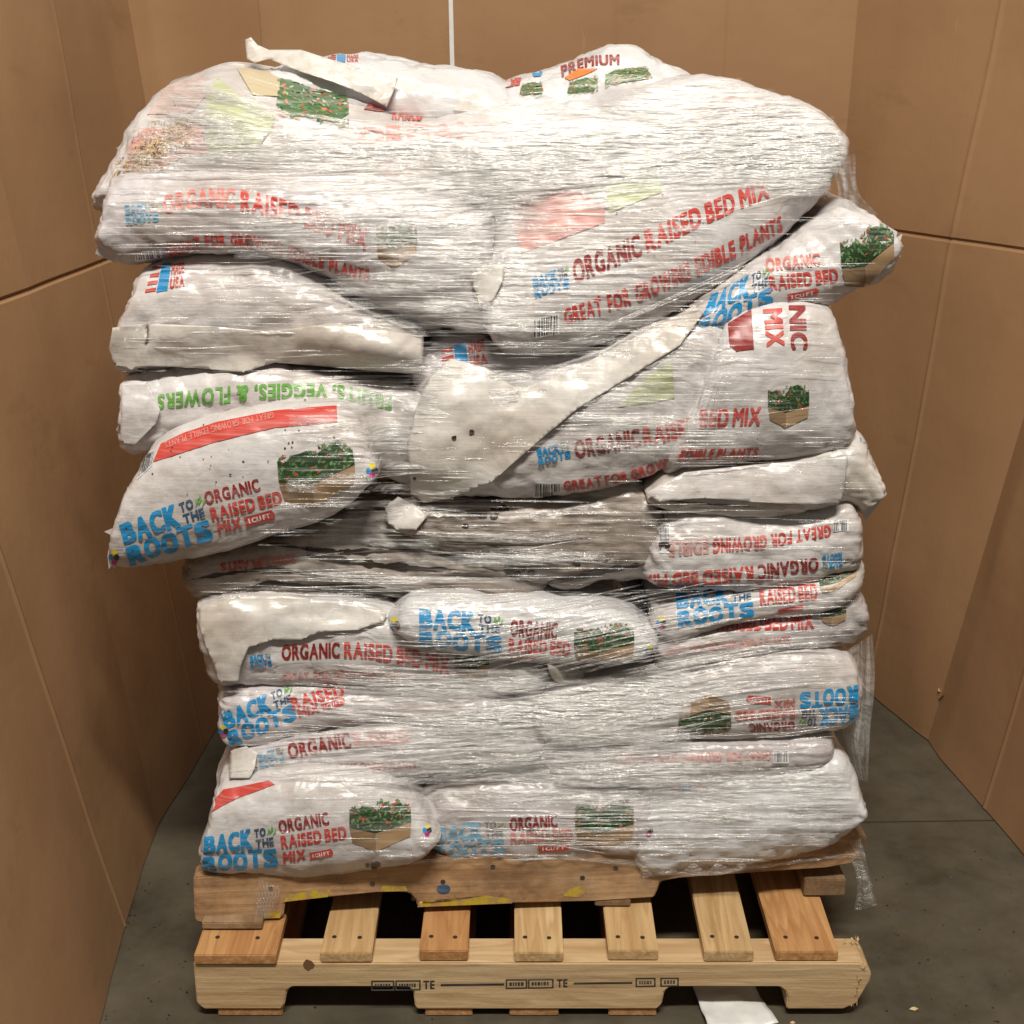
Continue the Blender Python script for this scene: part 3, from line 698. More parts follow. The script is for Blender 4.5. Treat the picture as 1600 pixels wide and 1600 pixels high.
make_bag('R4', [(1008, 768), (1060, 732), (1150, 718), (1250, 706), (1330, 672), (1356, 690), (1381, 745)], [(1012, 786), (1060, 803), (1150, 816), (1250, 812), (1320, 795), (1352, 812), (1383, 775)], 0.13, 0.06, 'beige', 'creased beige-white right bag without lettering', er=0.02)
make_bag('L5', [(278, 888), (340, 866), (450, 835), (560, 806), (650, 818), (760, 855), (860, 900)], [(280, 912), (310, 938), (420, 930), (550, 936), (700, 942), (860, 930)], 0.17, 0.06, 'bag_dirty', 'dark soiled left bag squeezed under the bag with the jutting corner')
make_bag('L4', [(206, 742), (240, 688), (330, 652), (430, 632), (520, 626), (570, 655), (594, 722)], [(168, 882), (200, 889), (270, 881), (350, 868), (450, 836), (540, 800), (594, 740)], 0.085, 0.085, 'bag', 'bag jutting out at the left with a big blue logo and red top band', er=0.012, amp=.55)
make_bag('R5', [(1005, 835), (1040, 798), (1150, 806), (1250, 802), (1325, 786), (1346, 825)], [(1005, 915), (1100, 922), (1200, 924), (1290, 910), (1335, 894), (1350, 862)], 0.13, 0.055, 'bag', 'right bag with two upside-down red lines of lettering')
make_bag('R6', [(1015, 945), (1100, 925), (1200, 912), (1280, 900), (1330, 888), (1350, 880)], [(1018, 995), (1060, 1002), (1150, 980), (1250, 962), (1310, 948), (1350, 920)], 0.135, 0.05, 'bag', 'thin right bag with a squashed blue logo, under the upside-down lettering')
make_bag('P6', [(1025, 995), (1100, 978), (1200, 955), (1290, 938), (1335, 905), (1358, 940)], [(1025, 1050), (1150, 1042), (1250, 1020), (1335, 1012), (1366, 990)], 0.145, 0.05, 'bag_grey', 'right bag with one red title line and a faint planter, under the squashed logo')
make_bag('L6', [(304, 940), (380, 922), (480, 930), (600, 946), (700, 980), (800, 1010), (850, 1030)], [(308, 975), (332, 1064), (400, 1078), (520, 1078), (650, 1080), (760, 1090), (860, 1092)], 0.14, 0.06, 'bag', 'left bag with a beige crumpled end and a straight red title')
make_bag('C6', [(605, 968), (645, 940), (760, 936), (880, 942), (980, 958), (1032, 998)], [(608, 985), (680, 1018), (790, 1038), (900, 1044), (980, 1042), (1034, 1020)], 0.11, 0.05, 'bag_clean', 'slim centre bag with a blue logo and planter picture, halfway up', amp=.7)
make_bag('L7', [(333, 1080), (420, 1062), (520, 1070), (640, 1076), (760, 1082), (855, 1098)], [(335, 1138), (362, 1168), (430, 1168), (520, 1140), (640, 1138), (760, 1146), (855, 1156)], 0.135, 0.055, 'bag_grey', 'left bag with a tilted pale blue logo at its rounded end')
make_bag('R7', [(835, 1085), (950, 1056), (1060, 1034), (1150, 1014), (1250, 1008), (1330, 1024), (1350, 1060)], [(835, 1152), (950, 1166), (1060, 1162), (1200, 1158), (1290, 1147), (1335, 1132), (1353, 1090)], 0.125, 0.065, 'bag', 'right bag printed upside down with a blue logo at its round end', amp=.7)
make_bag('L8', [(360, 1168), (450, 1150), (560, 1132), (700, 1128), (800, 1136), (855, 1150)], [(357, 1216), (430, 1218), (560, 1212), (700, 1206), (800, 1200), (855, 1190)], 0.125, 0.045, 'bag_grey', 'flat left bag second from the bottom with a dark red word')
make_bag('R8', [(840, 1152), (950, 1155), (1100, 1156), (1200, 1150), (1300, 1148)], [(840, 1200), (950, 1222), (1100, 1222), (1220, 1214), (1300, 1190), (1308, 1176)], 0.13, 0.045, 'bag_grey', 'flat right bag second from the bottom with faint upside-down lettering')
make_bag('C9', [(650, 1232), (760, 1208), (870, 1206), (960, 1220), (1045, 1250)], [(672, 1338), (760, 1352), (870, 1350), (960, 1346), (1050, 1330)], 0.11, 0.07, 'bag_grey', 'bottom middle bag, its blue logo partly behind the left bag')
make_bag('L9', [(326, 1252), (342, 1226), (400, 1213), (480, 1204), (560, 1207), (630, 1234), (690, 1294)], [(302, 1350), (312, 1368), (400, 1376), (480, 1374), (560, 1364), (640, 1350), (690, 1306)], 0.06, 0.085, 'bag', 'bottom left bag with a creased blue logo and planter picture', er=0.035, amp=.7)
make_bag('R9', [(985, 1245), (1050, 1213), (1150, 1204), (1250, 1198), (1308, 1184), (1335, 1214), (1351, 1255)], [(988, 1330), (1012, 1364), (1100, 1364), (1200, 1348), (1270, 1333), (1320, 1302), (1351, 1264)], 0.115, 0.075, 'bag_clean', 'bottom right bag, nearly blank, with a pointed corner', er=0.02)

# ---- print on the bags
def put(key, name, art, bottom, top, lift=.0016): return lay(art, band(bottom, top), BAGS[key]['surf'], name, BAGS[key]['root'], lift)
def patch(key, name, pts, mat, lift=.0017):
    a = Art(); a.poly(pts, mat); M.setdefault(mat, M['beige']); return lay(a, idm, BAGS[key]['surf'], name, BAGS[key]['root'], lift, 7.0)
def box_(u0, v0, u1, v1): return [(u0, v1), (u1, v1)], [(u0, v0), (u1, v0)]
TITLE = lambda a='dred', b='red': art_words([('ORGANIC', a, 7.2), ('RAISED', b, 6), ('BED', b, 3.1), ('MIX', b, 3)], .035)
GREAT = lambda c='red': art_words([('GREAT', c, 5), ('FOR', c, 3), ('GROWING', c, 7.6), ('EDIBLE', c, 5.6), ('PLANTS', c, 6)], .03)
put('L1', 'small_logo', art_logo(True), [(198, 352), (249, 346)], [(195, 321), (248, 317)])
put('L1', 'title', TITLE('pink', 'red'), [(256, 334), (330, 324), (400, 334), (470, 354), (572, 390)], [(254, 306), (330, 294), (400, 301), (475, 322), (577, 358)])
put('L1', 'tagline', GREAT('red'), [(262, 403), (340, 385), (420, 394), (500, 419), (576, 440)], [(258, 384), (340, 364), (420, 372), (500, 398), (578, 421)])
put('L1', 'barcode', art_barcode(1), [(212, 407), (254, 402)], [(210, 394), (252, 388)])
put('L1', 'planter_picture', art_planter(1), *box_(588, 345, 652, 418))
patch('T3', 'red_block', [(193, 268), (205, 222), (228, 200), (262, 206), (290, 188), (322, 194), (318, 220), (327, 238), (285, 246), (250, 262), (225, 260)], 'palered')
patch('T3', 'green_block', [(328, 242), (325, 215), (322, 160), (340, 122), (372, 150), (432, 178), (424, 205), (405, 214), (398, 240), (360, 236)], 'palegreen')
patch('T3', 'beige_tape', [(370, 108), (438, 108), (436, 152), (395, 150)], 'tape', .002)
put('T3', 'plant_picture', art_foliage(2), [(432, 178), (545, 196)], [(432, 112), (545, 126)])
patch('T3', 'red_print', [(568, 172), (580, 158), (602, 168), (600, 176)], 'dred')
put('T3', 'red_lettering', art_text('RAISED', 'red'), [(612, 188), (660, 190)], [(612, 165), (660, 170)])
put('T1', 'flag_mark', art_flag(), [(512, 98), (560, 98)], [(512, 86), (560, 86)])
patch('T1', 'beige_patch', [(708, 172), (722, 150), (745, 146), (755, 162), (756, 178)], 'beige')
put('T2', 'red_title', art_text('PREMIUM', 'dred', .03), [(878, 122), (920, 105), (968, 102)], [(876, 104), (920, 89), (968, 86)])
patch('T2', 'red_print', [(780, 126), (815, 122), (812, 134), (790, 138)], 'red'); patch('T2', 'orange_band', [(882, 122), (905, 108), (935, 108), (915, 118), (890, 127)], 'orange')
patch('T2', 'blue_mark', [(831, 114), (840, 110), (848, 113), (845, 120), (834, 121)], 'blue')
put('T2', 'plant_picture', art_foliage(5), [(885, 150), (935, 140)], [(890, 128), (935, 118)]); put('T2', 'plant_picture', art_foliage(6), [(945, 135), (1020, 122)], [(945, 112), (1010, 104)])
put('T2', 'plant_picture', art_foliage(7), [(812, 150), (850, 148)], [(815, 132), (848, 128)])
put('R1', 'small_logo', art_logo(), [(836, 467), (891, 449)], [(832, 434), (888, 415)])
put('R1', 'title', TITLE('dred', 'red'), [(898, 444), (1005, 398), (1100, 352), (1202, 308)], [(893, 408), (1000, 364), (1095, 320), (1197, 280)])
put('R1', 'tagline', GREAT('red'), [(884, 507), (1000, 470), (1110, 421), (1223, 362)], [(880, 483), (995, 443), (1105, 394), (1220, 336)])
put('R1', 'barcode', art_barcode(2), [(832, 529), (874, 521)], [(832, 498), (874, 489)])
patch('R1', 'red_stripe', [(872, 557), (940, 536), (1004, 509), (1006, 519), (950, 545), (900, 556)], 'red')
patch('R1', 'red_block', [(792, 316), (840, 302), (900, 298), (945, 322), (945, 348), (880, 372), (815, 396)], 'palered')
patch('R1', 'green_block', [(948, 286), (1040, 240), (1034, 300), (950, 334)], 'palegreen')
put('R1', 'flag_mark', art_flag(), [(722, 345), (748, 338)], [(720, 318), (746, 312)])
patch('R1', 'pink_block', [(1075, 165), (1150, 150), (1235, 178), (1225, 215), (1150, 205), (1085, 212)], 'palepink')
patch('R1', 'green_block', [(1200, 232), (1280, 215), (1300, 240), (1225, 262)], 'palegreen')
put('T3', 'red_lettering', art_text('ORGANIC', 'palered', .05), [(560, 232), (700, 222), (800, 214)], [(560, 200), (700, 192), (800, 186)])
put('T3', 'red_lettering', art_text('BED MIX', 'palepink', .05), [(600, 278), (700, 268), (780, 262)], [(600, 246), (700, 236), (780, 230)])
patch('T3', 'pink_block', [(230, 180), (262, 135), (318, 118), (322, 150), (300, 178)], 'palepink')
put('R2', 'brand_logo', art_logo(), [(1082, 532), (1210, 474)], [(1112, 462), (1202, 414)])
put('R2', 'title', art_text('ORGANIC', 'pink'), [(1198, 426), (1282, 414)], [(1196, 405), (1280, 396)])
put('R2', 'title', art_text('RAISED BED', 'red'), [(1204, 454), (1310, 440)], [(1201, 432), (1308, 419)])
put('R2', 'red_ribbon', art_ribbon(), [(1230, 470), (1280, 460)], [(1229, 460), (1279, 449)])
put('R2', 'planter_picture', art_planter(3), [(1318, 468), (1402, 420)], [(1312, 372), (1392, 345)])
put('L2', 'flag_mark', art_flag(), [(226, 460), (288, 450)], [(240, 415), (288, 408)])
put('M2', 'flag_mark', art_flag(), [(692, 590), (762, 570)], [(690, 545), (755, 528)])
put('L3', 'green_lettering', art_words([('FRUITS,', 'green', 6), ('VEGGIES,', 'green', 7.2), ('&', 'green', 1.2), ('FLOWERS', 'green', 7.3)], .03), [(612, 618), (520, 601), (420, 600), (330, 606), (247, 617)], [(612, 642), (520, 622), (420, 624), (330, 632), (246, 640)])
put('L4', 'brand_logo', art_logo(), [(204, 884), (336, 842)], [(186, 820), (318, 770)])
put('L4', 'title', art_text('ORGANIC', 'dred'), [(322, 789), (408, 766)], [(318, 769), (403, 747)])
put('L4', 'title', art_text('RAISED BED', 'red'), [(332, 813), (442, 786)], [(327, 794), (438, 766)])
put('L4', 'title', art_text('MIX', 'red'), [(342, 833), (379, 825)], [(338, 815), (375, 807)])
put('L4', 'red_ribbon', art_ribbon(), [(384, 823), (432, 810)], [(380, 808), (428, 795)])
put('L4', 'planter_picture', art_planter(4), [(440, 802), (562, 776)], [(432, 706), (548, 684)])
patch('L4', 'red_band', [(240, 722), (252, 694), (290, 676), (340, 660), (430, 642), (526, 634), (527, 660), (430, 668), (340, 690)], 'red')
put('L4', 'band_lettering', GREAT('pink'), [(428, 645), (340, 664), (258, 692)], [(429, 654), (342, 674), (260, 701)], .0028)
put('L4', 'barcode', art_barcode(3), [(215, 750), (238, 728)], [(225, 712), (244, 702)])
patch('L4', 'red_edge', [(203, 752), (209, 722), (216, 716), (212, 745)], 'red')
put('L4', 'colour_dots', art_dots(), *box_(171, 860, 187, 880)); put('L4', 'colour_dots', art_dots(), *box_(572, 726, 590, 744))
put('M3', 'small_logo', art_logo(), [(842, 727), (893, 715)], [(838, 701), (890, 688)])
put('M3', 'title', art_words([('ORGANIC', 'dred', 7.2), ('RAISED', 'red', 6)], .035), [(900, 716), (1000, 697), (1092, 680)], [(896, 689), (1000, 668), (1088, 650)])
put('M3', 'tagline', art_words([('GREAT', 'red', 5), ('FOR', 'red', 3), ('GROWING', 'red', 7.6)], .03), [(882, 768), (980, 752), (1075, 722)], [(879, 752), (978, 736), (1070, 704)])
put('M3', 'barcode', art_barcode(4), *box_(834, 754, 876, 776))
patch('M3', 'green_block', [(965, 636), (1000, 600), (1050, 560), (1054, 622), (1010, 630)], 'palegreen')
put('R3', 'title', art_text('BED MIX', 'red', .035), [(1092, 669), (1187, 663)], [(1095, 640), (1190, 635)])
put('R3', 'tagline', art_text('EDIBLE PLANTS', 'red', .03), [(1058, 719), (1183, 715)], [(1066, 702), (1186, 699)])
put('R3', 'planter_picture', art_planter(5), *box_(1200, 604, 1264, 668))
put('R3', 'sideways_lettering', art_text('NIC', 'dred', .035), [(1232, 478), (1236, 546)], [(1258, 478), (1262, 546)])
put('R3', 'sideways_lettering', art_text('MIX', 'red', .035), [(1192, 484), (1198, 542)], [(1222, 482), (1226, 540)])
patch('R3', 'dark_red_block', [(1138, 506), (1174, 484), (1178, 545), (1150, 549), (1140, 540)], 'dred')
patch('R4', 'blue_print', [(1340, 672), (1352, 676), (1356, 694), (1344, 690)], 'paleblue'); 
put('L5', 'red_lettering', art_words([('EDIBLE', 'pink', 5), ('PLANTS', 'red', 6)]), [(460, 865), (345, 880)], [(462, 880), (347, 893)])
put('M4', 'red_lettering', GREAT('palered'), [(660, 815), (560, 822), (440, 826)], [(660, 834), (560, 838), (440, 840)])
put('R5', 'tagline', art_words([('GREAT', 'red', 5), ('FOR', 'red', 3), ('GROWING', 'red', 7.6), ('EDIBLE', 'palered', 5.6)], .03), [(1298, 820), (1180, 837), (1045, 846)], [(1299, 838), (1180, 858), (1045, 870)])
put('R5', 'title', TITLE('dred', 'red'), [(1278, 870), (1150, 886), (1003, 899)], [(1279, 892), (1150, 909), (1004, 921)])
put('R5', 'small_logo', art_logo(), [(1315, 862), (1284, 868)], [(1316, 884), (1284, 890)])
put('R5', 'barcode', art_barcode(5), *box_(1302, 811, 1326, 830)); put('R5', 'barcode', art_barcode(6), *box_(1032, 818, 1046, 864))
put('R6', 'brand_logo', art_logo(), [(1060, 980), (1180, 962)], [(1056, 926), (1178, 913)])
put('R6', 'title', art_text('RAISED BED', 'red'), [(1188, 946), (1278, 936)], [(1186, 922), (1276, 912)])
patch('R6', 'red_ribbon', [(1215, 952), (1255, 944), (1255, 951), (1217, 959)], 'red')
put('R6', 'planter_picture', art_planter(6), [(1282, 936), (1340, 905)], [(1280, 898), (1336, 884)]); put('R6', 'colour_dots', art_dots(), *box_(1026, 964, 1042, 982))
put('P6', 'title', art_words([('RAISED', 'red', 6), ('BED', 'red', 3.1), ('MIX', 'red', 3)], .035), [(1120, 987), (1272, 982)], [(1120, 964), (1270, 959)])
put('P6', 'planter_picture', art_planter(7), *box_(1282, 940, 1322, 978)); put('P6', 'tagline', GREAT('palered'), [(1040, 1024), (1130, 1014), (1235, 1004)], [(1040, 1010), (1130, 1001), (1234, 992)])
patch('P6', 'red_corner', [(1320, 932), (1330, 926), (1332, 938)], 'red')
put('C6', 'brand_logo', art_logo(), [(655, 1010), (720, 1016), (786, 1020)], [(655, 952), (720, 956), (786, 962)])
put('C6', 'title', art_text('ORGANIC', 'dred'), [(797, 993), (870, 998)], [(798, 968), (872, 973)])
put('C6', 'title', art_text('RAISED BED', 'red'), [(795, 1018), (890, 1023)], [(795, 997), (892, 1003)])
put('C6', 'title', art_text('MIX', 'palered'), [(797, 1031), (835, 1033)], [(797, 1021), (835, 1023)])
put('C6', 'planter_picture', art_planter(8), [(897, 1046), (992, 1040)], [(897, 976), (990, 976)])
put('C6', 'colour_dots', art_dots(), *box_(607, 966, 627, 986)); put('C6', 'colour_dots', art_dots(), *box_(1007, 1009, 1022, 1025))
put('L6', 'small_logo', art_logo(), [(392, 1043), (426, 1040)], [(390, 1024), (423, 1019)])
put('L6', 'title', TITLE('dred', 'red'), [(440, 1031), (550, 1028), (640, 1040), (702, 1053)], [(440, 1008), (550, 1003), (640, 1013), (702, 1028)])
put('L6', 'tagline', GREAT('palered'), [(440, 1064), (560, 1060), (700, 1074)], [(440, 1052), (560, 1046), (700, 1062)])
put('L6', 'planter_picture', art_planter(9), *box_(711, 1016, 764, 1064))
put('L7', 'brand_logo', art_logo(), [(360, 1168), (466, 1122)], [(346, 1114), (455, 1068)])
put('L7', 'title', art_text('RAISED', 'red'), [(458, 1108), (540, 1088)], [(452, 1090), (534, 1070)]); put('L7', 'title', art_text('MIX', 'red'), [(468, 1121), (500, 1112)], [(464, 1108), (497, 1100)])
put('L7', 'red_ribbon', art_ribbon(), [(503, 1111), (540, 1100)], [(501, 1101), (538, 1090)]); put('L7', 'colour_dots', art_dots(), *box_(342, 1134, 358, 1150))
put('L8', 'small_logo', art_logo(True), [(407, 1201), (446, 1190)], [(403, 1178), (443, 1166)])
put('L8', 'title', art_words([('ORGANIC', 'dred', 7), ('RAISED', 'palered', 6)]), [(452, 1186), (545, 1169), (640, 1160)], [(448, 1163), (540, 1146), (636, 1142)])
put('L8', 'tagline', GREAT('red'), [(440, 1213), (550, 1204), (650, 1200)], [(438, 1202), (548, 1192), (650, 1188)]); put('L8', 'barcode', art_barcode(7), *box_(392, 1196, 404, 1216))
put('R7', 'brand_logo', art_logo(), [(1340, 1070), (1248, 1082)], [(1340, 1126), (1249, 1137)])
put('R7', 'title', art_text('ORGANIC', 'dred'), [(1242, 1126), (1170, 1130)], [(1242, 1140), (1172, 1144)]); put('R7', 'title', art_text('RAISED BED', 'pink'), [(1242, 1106), (1148, 1110)], [(1242, 1122), (1148, 1126)])
put('R7', 'title', art_text('MIX', 'pink'), [(1242, 1090), (1210, 1092)], [(1242, 1103), (1210, 1105)]); put('R7', 'red_ribbon', art_ribbon(), [(1205, 1088), (1166, 1086)], [(1205, 1100), (1166, 1098)])
put('R7', 'planter_picture', art_planter(10), [(1142, 1082), (1060, 1088)], [(1142, 1150), (1060, 1154)])
put('R8', 'tagline', GREAT('palered'), [(1205, 1172), (1100, 1176), (960, 1178)], [(1205, 1187), (1100, 1190), (960, 1191)]); put('R8', 'barcode', art_barcode(8), *box_(1208, 1172, 1232, 1192))
put('C9', 'brand_logo', art_logo(True), [(678, 1346), (790, 1336)], [(682, 1290), (790, 1279)])
put('C9', 'title', art_text('ORGANIC', 'dred'), [(797, 1298), (871, 1292)], [(796, 1278), (870, 1272)]); put('C9', 'title', art_text('RAISED BED', 'pink'), [(798, 1318), (895, 1311)], [(798, 1300), (894, 1293)])
put('C9', 'planter_picture', art_planter(11), *box_(898, 1252, 990, 1330)); put('C9', 'red_ribbon', art_ribbon(), [(840, 1332), (890, 1328)], [(840, 1321), (890, 1317)])
put('L9', 'brand_logo', art_logo(), [(316, 1364), (437, 1354)], [(320, 1308), (430, 1288)])
put('L9', 'title', art_text('ORGANIC', 'dred'), [(437, 1302), (515, 1288)], [(434, 1282), (512, 1268)]); put('L9', 'title', art_text('RAISED BED', 'red'), [(440, 1326), (542, 1310)], [(438, 1306), (540, 1290)])
put('L9', 'title', art_text('MIX', 'red'), [(443, 1349), (478, 1343)], [(442, 1331), (477, 1326)]); put('L9', 'red_ribbon', art_ribbon(), [(484, 1343), (522, 1336)], [(483, 1332), (520, 1325)])
put('L9', 'planter_picture', art_planter(12), [(546, 1332), (645, 1326)], [(546, 1254), (640, 1250)])
put('L9', 'colour_dots', art_dots(), *box_(660, 1289, 674, 1305)); patch('L9', 'red_band', [(325, 1262), (350, 1234), (420, 1220), (430, 1226), (370, 1248), (332, 1268)], 'red')
put('R9', 'flag_mark', art_flag(), [(1048, 1236), (1104, 1238)], [(1048, 1222), (1104, 1224)]); put('R9', 'colour_dots', art_dots(), *box_(1005, 1290, 1021, 1305))

# ---- loose flaps: thin creased sheets lying on the bags
ALLB = BVHTree.FromPolygons([Vector(x) for x in ALLV], ALLF); ASURF = bvh_surf(ALLB)
def flap(key, pts, mat, lift=.0035, name='folded_flap', step=6, wav=.0014, thick=.0006, surf=None, seed=0):
    p = np.array(pts, float); surf = surf or ASURF
    bm = bmesh.new(); bm.faces.new([bm.verts.new((u, v, 0)) for u, v in p]); bmesh.ops.triangulate(bm, faces=bm.faces[:])
    for ax in (0, 1):
        x = p[:, ax].min() + step
        while x < p[:, ax].max():
            bmesh.ops.bisect_plane(bm, geom=bm.verts[:] + bm.edges[:] + bm.faces[:], plane_co=Vector((x, 0, 0)) if ax == 0 else Vector((0, x, 0)), plane_no=Vector((1, 0, 0)) if ax == 0 else Vector((0, 1, 0))); x += step
    bm.verts.index_update(); uv = np.array([b.co[:2] for b in bm.verts]); Z = np.full(len(uv), np.nan)
    for i, (u, v) in enumerate(uv):
        h = surf(u, v)
        if h is not None: Z[i] = np.dot(h[0] - CAM, FWD)
    good = ~np.isnan(Z)
    if not good.any(): return None
    D2 = ((uv[:, None, :] - uv[None, good, :]) ** 2).sum(2); wgt = np.exp(-D2 / (2 * 18.0 ** 2)) + 1e-9 / (1 + D2)
    Zs = (wgt * Z[good][None]).sum(1) / wgt.sum(1); de = np.where(good, np.maximum(0, Zs - np.nan_to_num(Z, nan=0)), 0); DA = ((uv[:, None, :] - uv[None]) ** 2).sum(2); Zs = Zs - (de[None] * np.exp(-DA / (2 * 30.0 ** 2))).max(1)
    q = np.c_[uv / 48.0, np.full(len(uv), seed + .5)]; w = fbm(q, 2); rid = 2.2 * np.clip(1 - 1.6 * np.abs(vnoise(q * (1.1, 2.6, 1) + 5)) - .35, 0, 1) + 1.2 * np.clip(1 - 1.8 * np.abs(vnoise(q @ np.array([[1.6, 1.6, 0], [-1.2, 1.2, 0], [0, 0, 1]]) + 9)) - .4, 0, 1)
    V = []
    for (u, v), z, a, r in zip(uv, Zs, w, rid):
        V.append(CAM + ray(u, v) * (z - lift - wav * (a + 1) - wav * 1.2 * r))
    Fc = [[b.index for b in f.verts] for f in bm.faces]; bm.free()
    o = mesh_obj(name, V, Fc, M[mat], BAGS[key]['root'] if key else None, smooth=True)
    md = o.modifiers.new('thickness', 'SOLIDIFY'); md.thickness = thick; md.offset = 0
    return o
flap('L2', [(176, 512), (230, 505), (330, 510), (420, 518), (520, 505), (600, 515), (662, 526), (661, 584), (590, 580), (500, 572), (430, 566), (380, 582), (300, 574), (230, 572), (205, 578), (178, 570), (170, 545)], 'beige', seed=1)
flap('M3', [(637, 700), (650, 640), (672, 590), (705, 560), (760, 575), (810, 610), (900, 575), (985, 530), (1085, 478), (1100, 488), (1062, 540), (985, 588), (900, 640), (835, 695), (770, 752), (700, 780), (662, 786), (642, 770)], 'beige', seed=2, wav=.0014)
flap('M4', [(602, 792), (622, 776), (650, 790), (668, 806), (650, 828), (620, 828), (603, 815)], 'beige', seed=3)
flap('R4', [(1008, 770), (1070, 738), (1180, 726), (1300, 716), (1325, 712), (1318, 770), (1310, 790), (1200, 786), (1100, 778), (1030, 784)], 'bag', seed=4, wav=.0015)
flap('L6', [(310, 950), (370, 932), (440, 930), (500, 938), (560, 946), (606, 956), (600, 970), (560, 984), (500, 988), (470, 1000), (425, 1000), (388, 1012), (376, 1040), (372, 1066), (342, 1068), (335, 1040), (322, 1010), (312, 980)], 'beige', seed=5, wav=.002)
flap('L8', [(358, 1172), (385, 1166), (402, 1176), (398, 1200), (390, 1216), (358, 1216)], 'beige', seed=6)
flap('R1', [(735, 430), (760, 415), (790, 410), (785, 440), (770, 470), (750, 480), (742, 455)], 'beige', seed=7, wav=.0015)
flap('C6', [(855, 1036), (900, 1040), (915, 1055), (905, 1066), (870, 1068), (858, 1052)], 'beige', seed=8)
flap('L3', [(190, 600), (230, 596), (250, 640), (245, 660), (208, 698), (188, 690)], 'bag', seed=9, wav=.0015)
# the torn strip lying over the top bags
props(flap(None, [(383, 62), (392, 58), (402, 70), (420, 78), (470, 78), (520, 94), (575, 108), (622, 122), (616, 140), (604, 168), (588, 158), (565, 146), (520, 128), (470, 112), (435, 98), (420, 92), (398, 98), (386, 92)], 'beige', lift=.012, name='torn_strip', seed=12, wav=.004, thick=.001),
      'torn beige plastic strip with a raised tip, draped over the top left bags', 'plastic strip')
def seal(key, pts, y):
    v, f = prism([at_y(u, v_, y) for u, v_ in pts], np.array([0, .0025, 0])); o = mesh_obj('sealed_end', v, f, M['bag'], BAGS[key]['root'], smooth=False); return o
seal('L4', [(200, 760), (186, 796), (176, 826), (163, 831), (174, 836), (168, 868), (170, 889), (174, 884), (180, 889), (184, 872), (192, 882), (215, 886), (205, 830)], .12)
seal('R2', [(1385, 352), (1402, 362), (1400, 372), (1410, 366), (1406, 380), (1412, 384), (1404, 392), (1408, 402), (1395, 404), (1380, 425), (1378, 380)], .19)
seal('L1', [(160, 340), (152, 356), (156, 364), (148, 372), (153, 384), (149, 396), (160, 402), (180, 410), (175, 360)], .18)
seal('R4', [(1368, 735), (1382, 764), (1386, 772), (1376, 784), (1352, 814), (1348, 800), (1358, 760)], .17)
seal('R9', [(1325, 1225), (1353, 1256), (1340, 1270), (1322, 1290), (1315, 1260)], .16)
# soil spots, then smears of soil and painted shade
def spots(key, cs, r0, r1, mat='soil', name='soil_spot', lift=.0016):
    a = Art()
    for (u, v, n, sp_) in cs:
        for q in range(n):
            x, y = u + random.gauss(0, sp_), v + random.gauss(0, sp_ * .6); r = random.uniform(r0, r1)
            a.poly([(x + r * (1 + .4 * random.random()) * math.cos(t), y + .75 * r * (1 + .4 * random.random()) * math.sin(t)) for t in np.linspace(0, 6.28, 9)[:-1]], mat, random.random() * .001)
    return lay(a, idm, BAGS[key]['surf'], name, BAGS[key]['root'], lift)
spots('M4', [(785, 797, 8, 4), (770, 803, 5, 5), (755, 806, 4, 4), (797, 896, 8, 6), (820, 897, 4, 5), (725, 820, 3, 3), (900, 880, 3, 3)], 2.0, 5.5)
spots('M3', [(735, 672, 4, 1.5), (710, 682, 3, 1.5), (655, 740, 1, 3)], 1.8, 3.4, lift=.0115)
spots('L2', [(192, 566, 10, 5)], 3, 6); spots('L9', [(590, 1355, 7, 7)], 2.5, 6)
spots('L4', [(300, 720, 10, 40), (450, 690, 14, 50), (350, 740, 10, 40)], .6, 1.6); spots('R1', [(1000, 430, 16, 90), (900, 530, 8, 40)], .6, 1.4)
spots('R5', [(1040, 850, 3, 3)], 2, 5)
def smear(key, line, w, name='soil_shade_smear'):  # ragged dark lines: soil, and the shade of gaps between bags painted on
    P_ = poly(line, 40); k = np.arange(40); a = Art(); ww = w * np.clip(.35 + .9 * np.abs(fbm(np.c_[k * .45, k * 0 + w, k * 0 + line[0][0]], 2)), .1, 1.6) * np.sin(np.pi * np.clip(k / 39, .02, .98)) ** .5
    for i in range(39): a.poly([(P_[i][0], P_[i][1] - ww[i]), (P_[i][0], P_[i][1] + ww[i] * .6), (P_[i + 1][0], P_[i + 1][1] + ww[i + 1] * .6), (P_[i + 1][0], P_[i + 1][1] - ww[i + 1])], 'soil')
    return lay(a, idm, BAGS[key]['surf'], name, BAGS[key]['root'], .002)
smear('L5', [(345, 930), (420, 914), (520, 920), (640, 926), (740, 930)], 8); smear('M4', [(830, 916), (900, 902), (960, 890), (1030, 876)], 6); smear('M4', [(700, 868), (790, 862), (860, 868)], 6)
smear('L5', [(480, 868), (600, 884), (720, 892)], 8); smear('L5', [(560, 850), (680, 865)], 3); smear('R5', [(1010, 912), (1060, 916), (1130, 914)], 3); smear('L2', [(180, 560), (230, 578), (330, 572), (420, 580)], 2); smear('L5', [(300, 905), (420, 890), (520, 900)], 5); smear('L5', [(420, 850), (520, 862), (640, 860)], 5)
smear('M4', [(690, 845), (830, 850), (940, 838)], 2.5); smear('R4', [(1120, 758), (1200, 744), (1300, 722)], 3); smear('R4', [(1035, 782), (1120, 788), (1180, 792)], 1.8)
smear('L6', [(330, 950), (440, 958), (560, 956)], 2); smear('L6', [(480, 940), (560, 950), (600, 962)], 1.6)
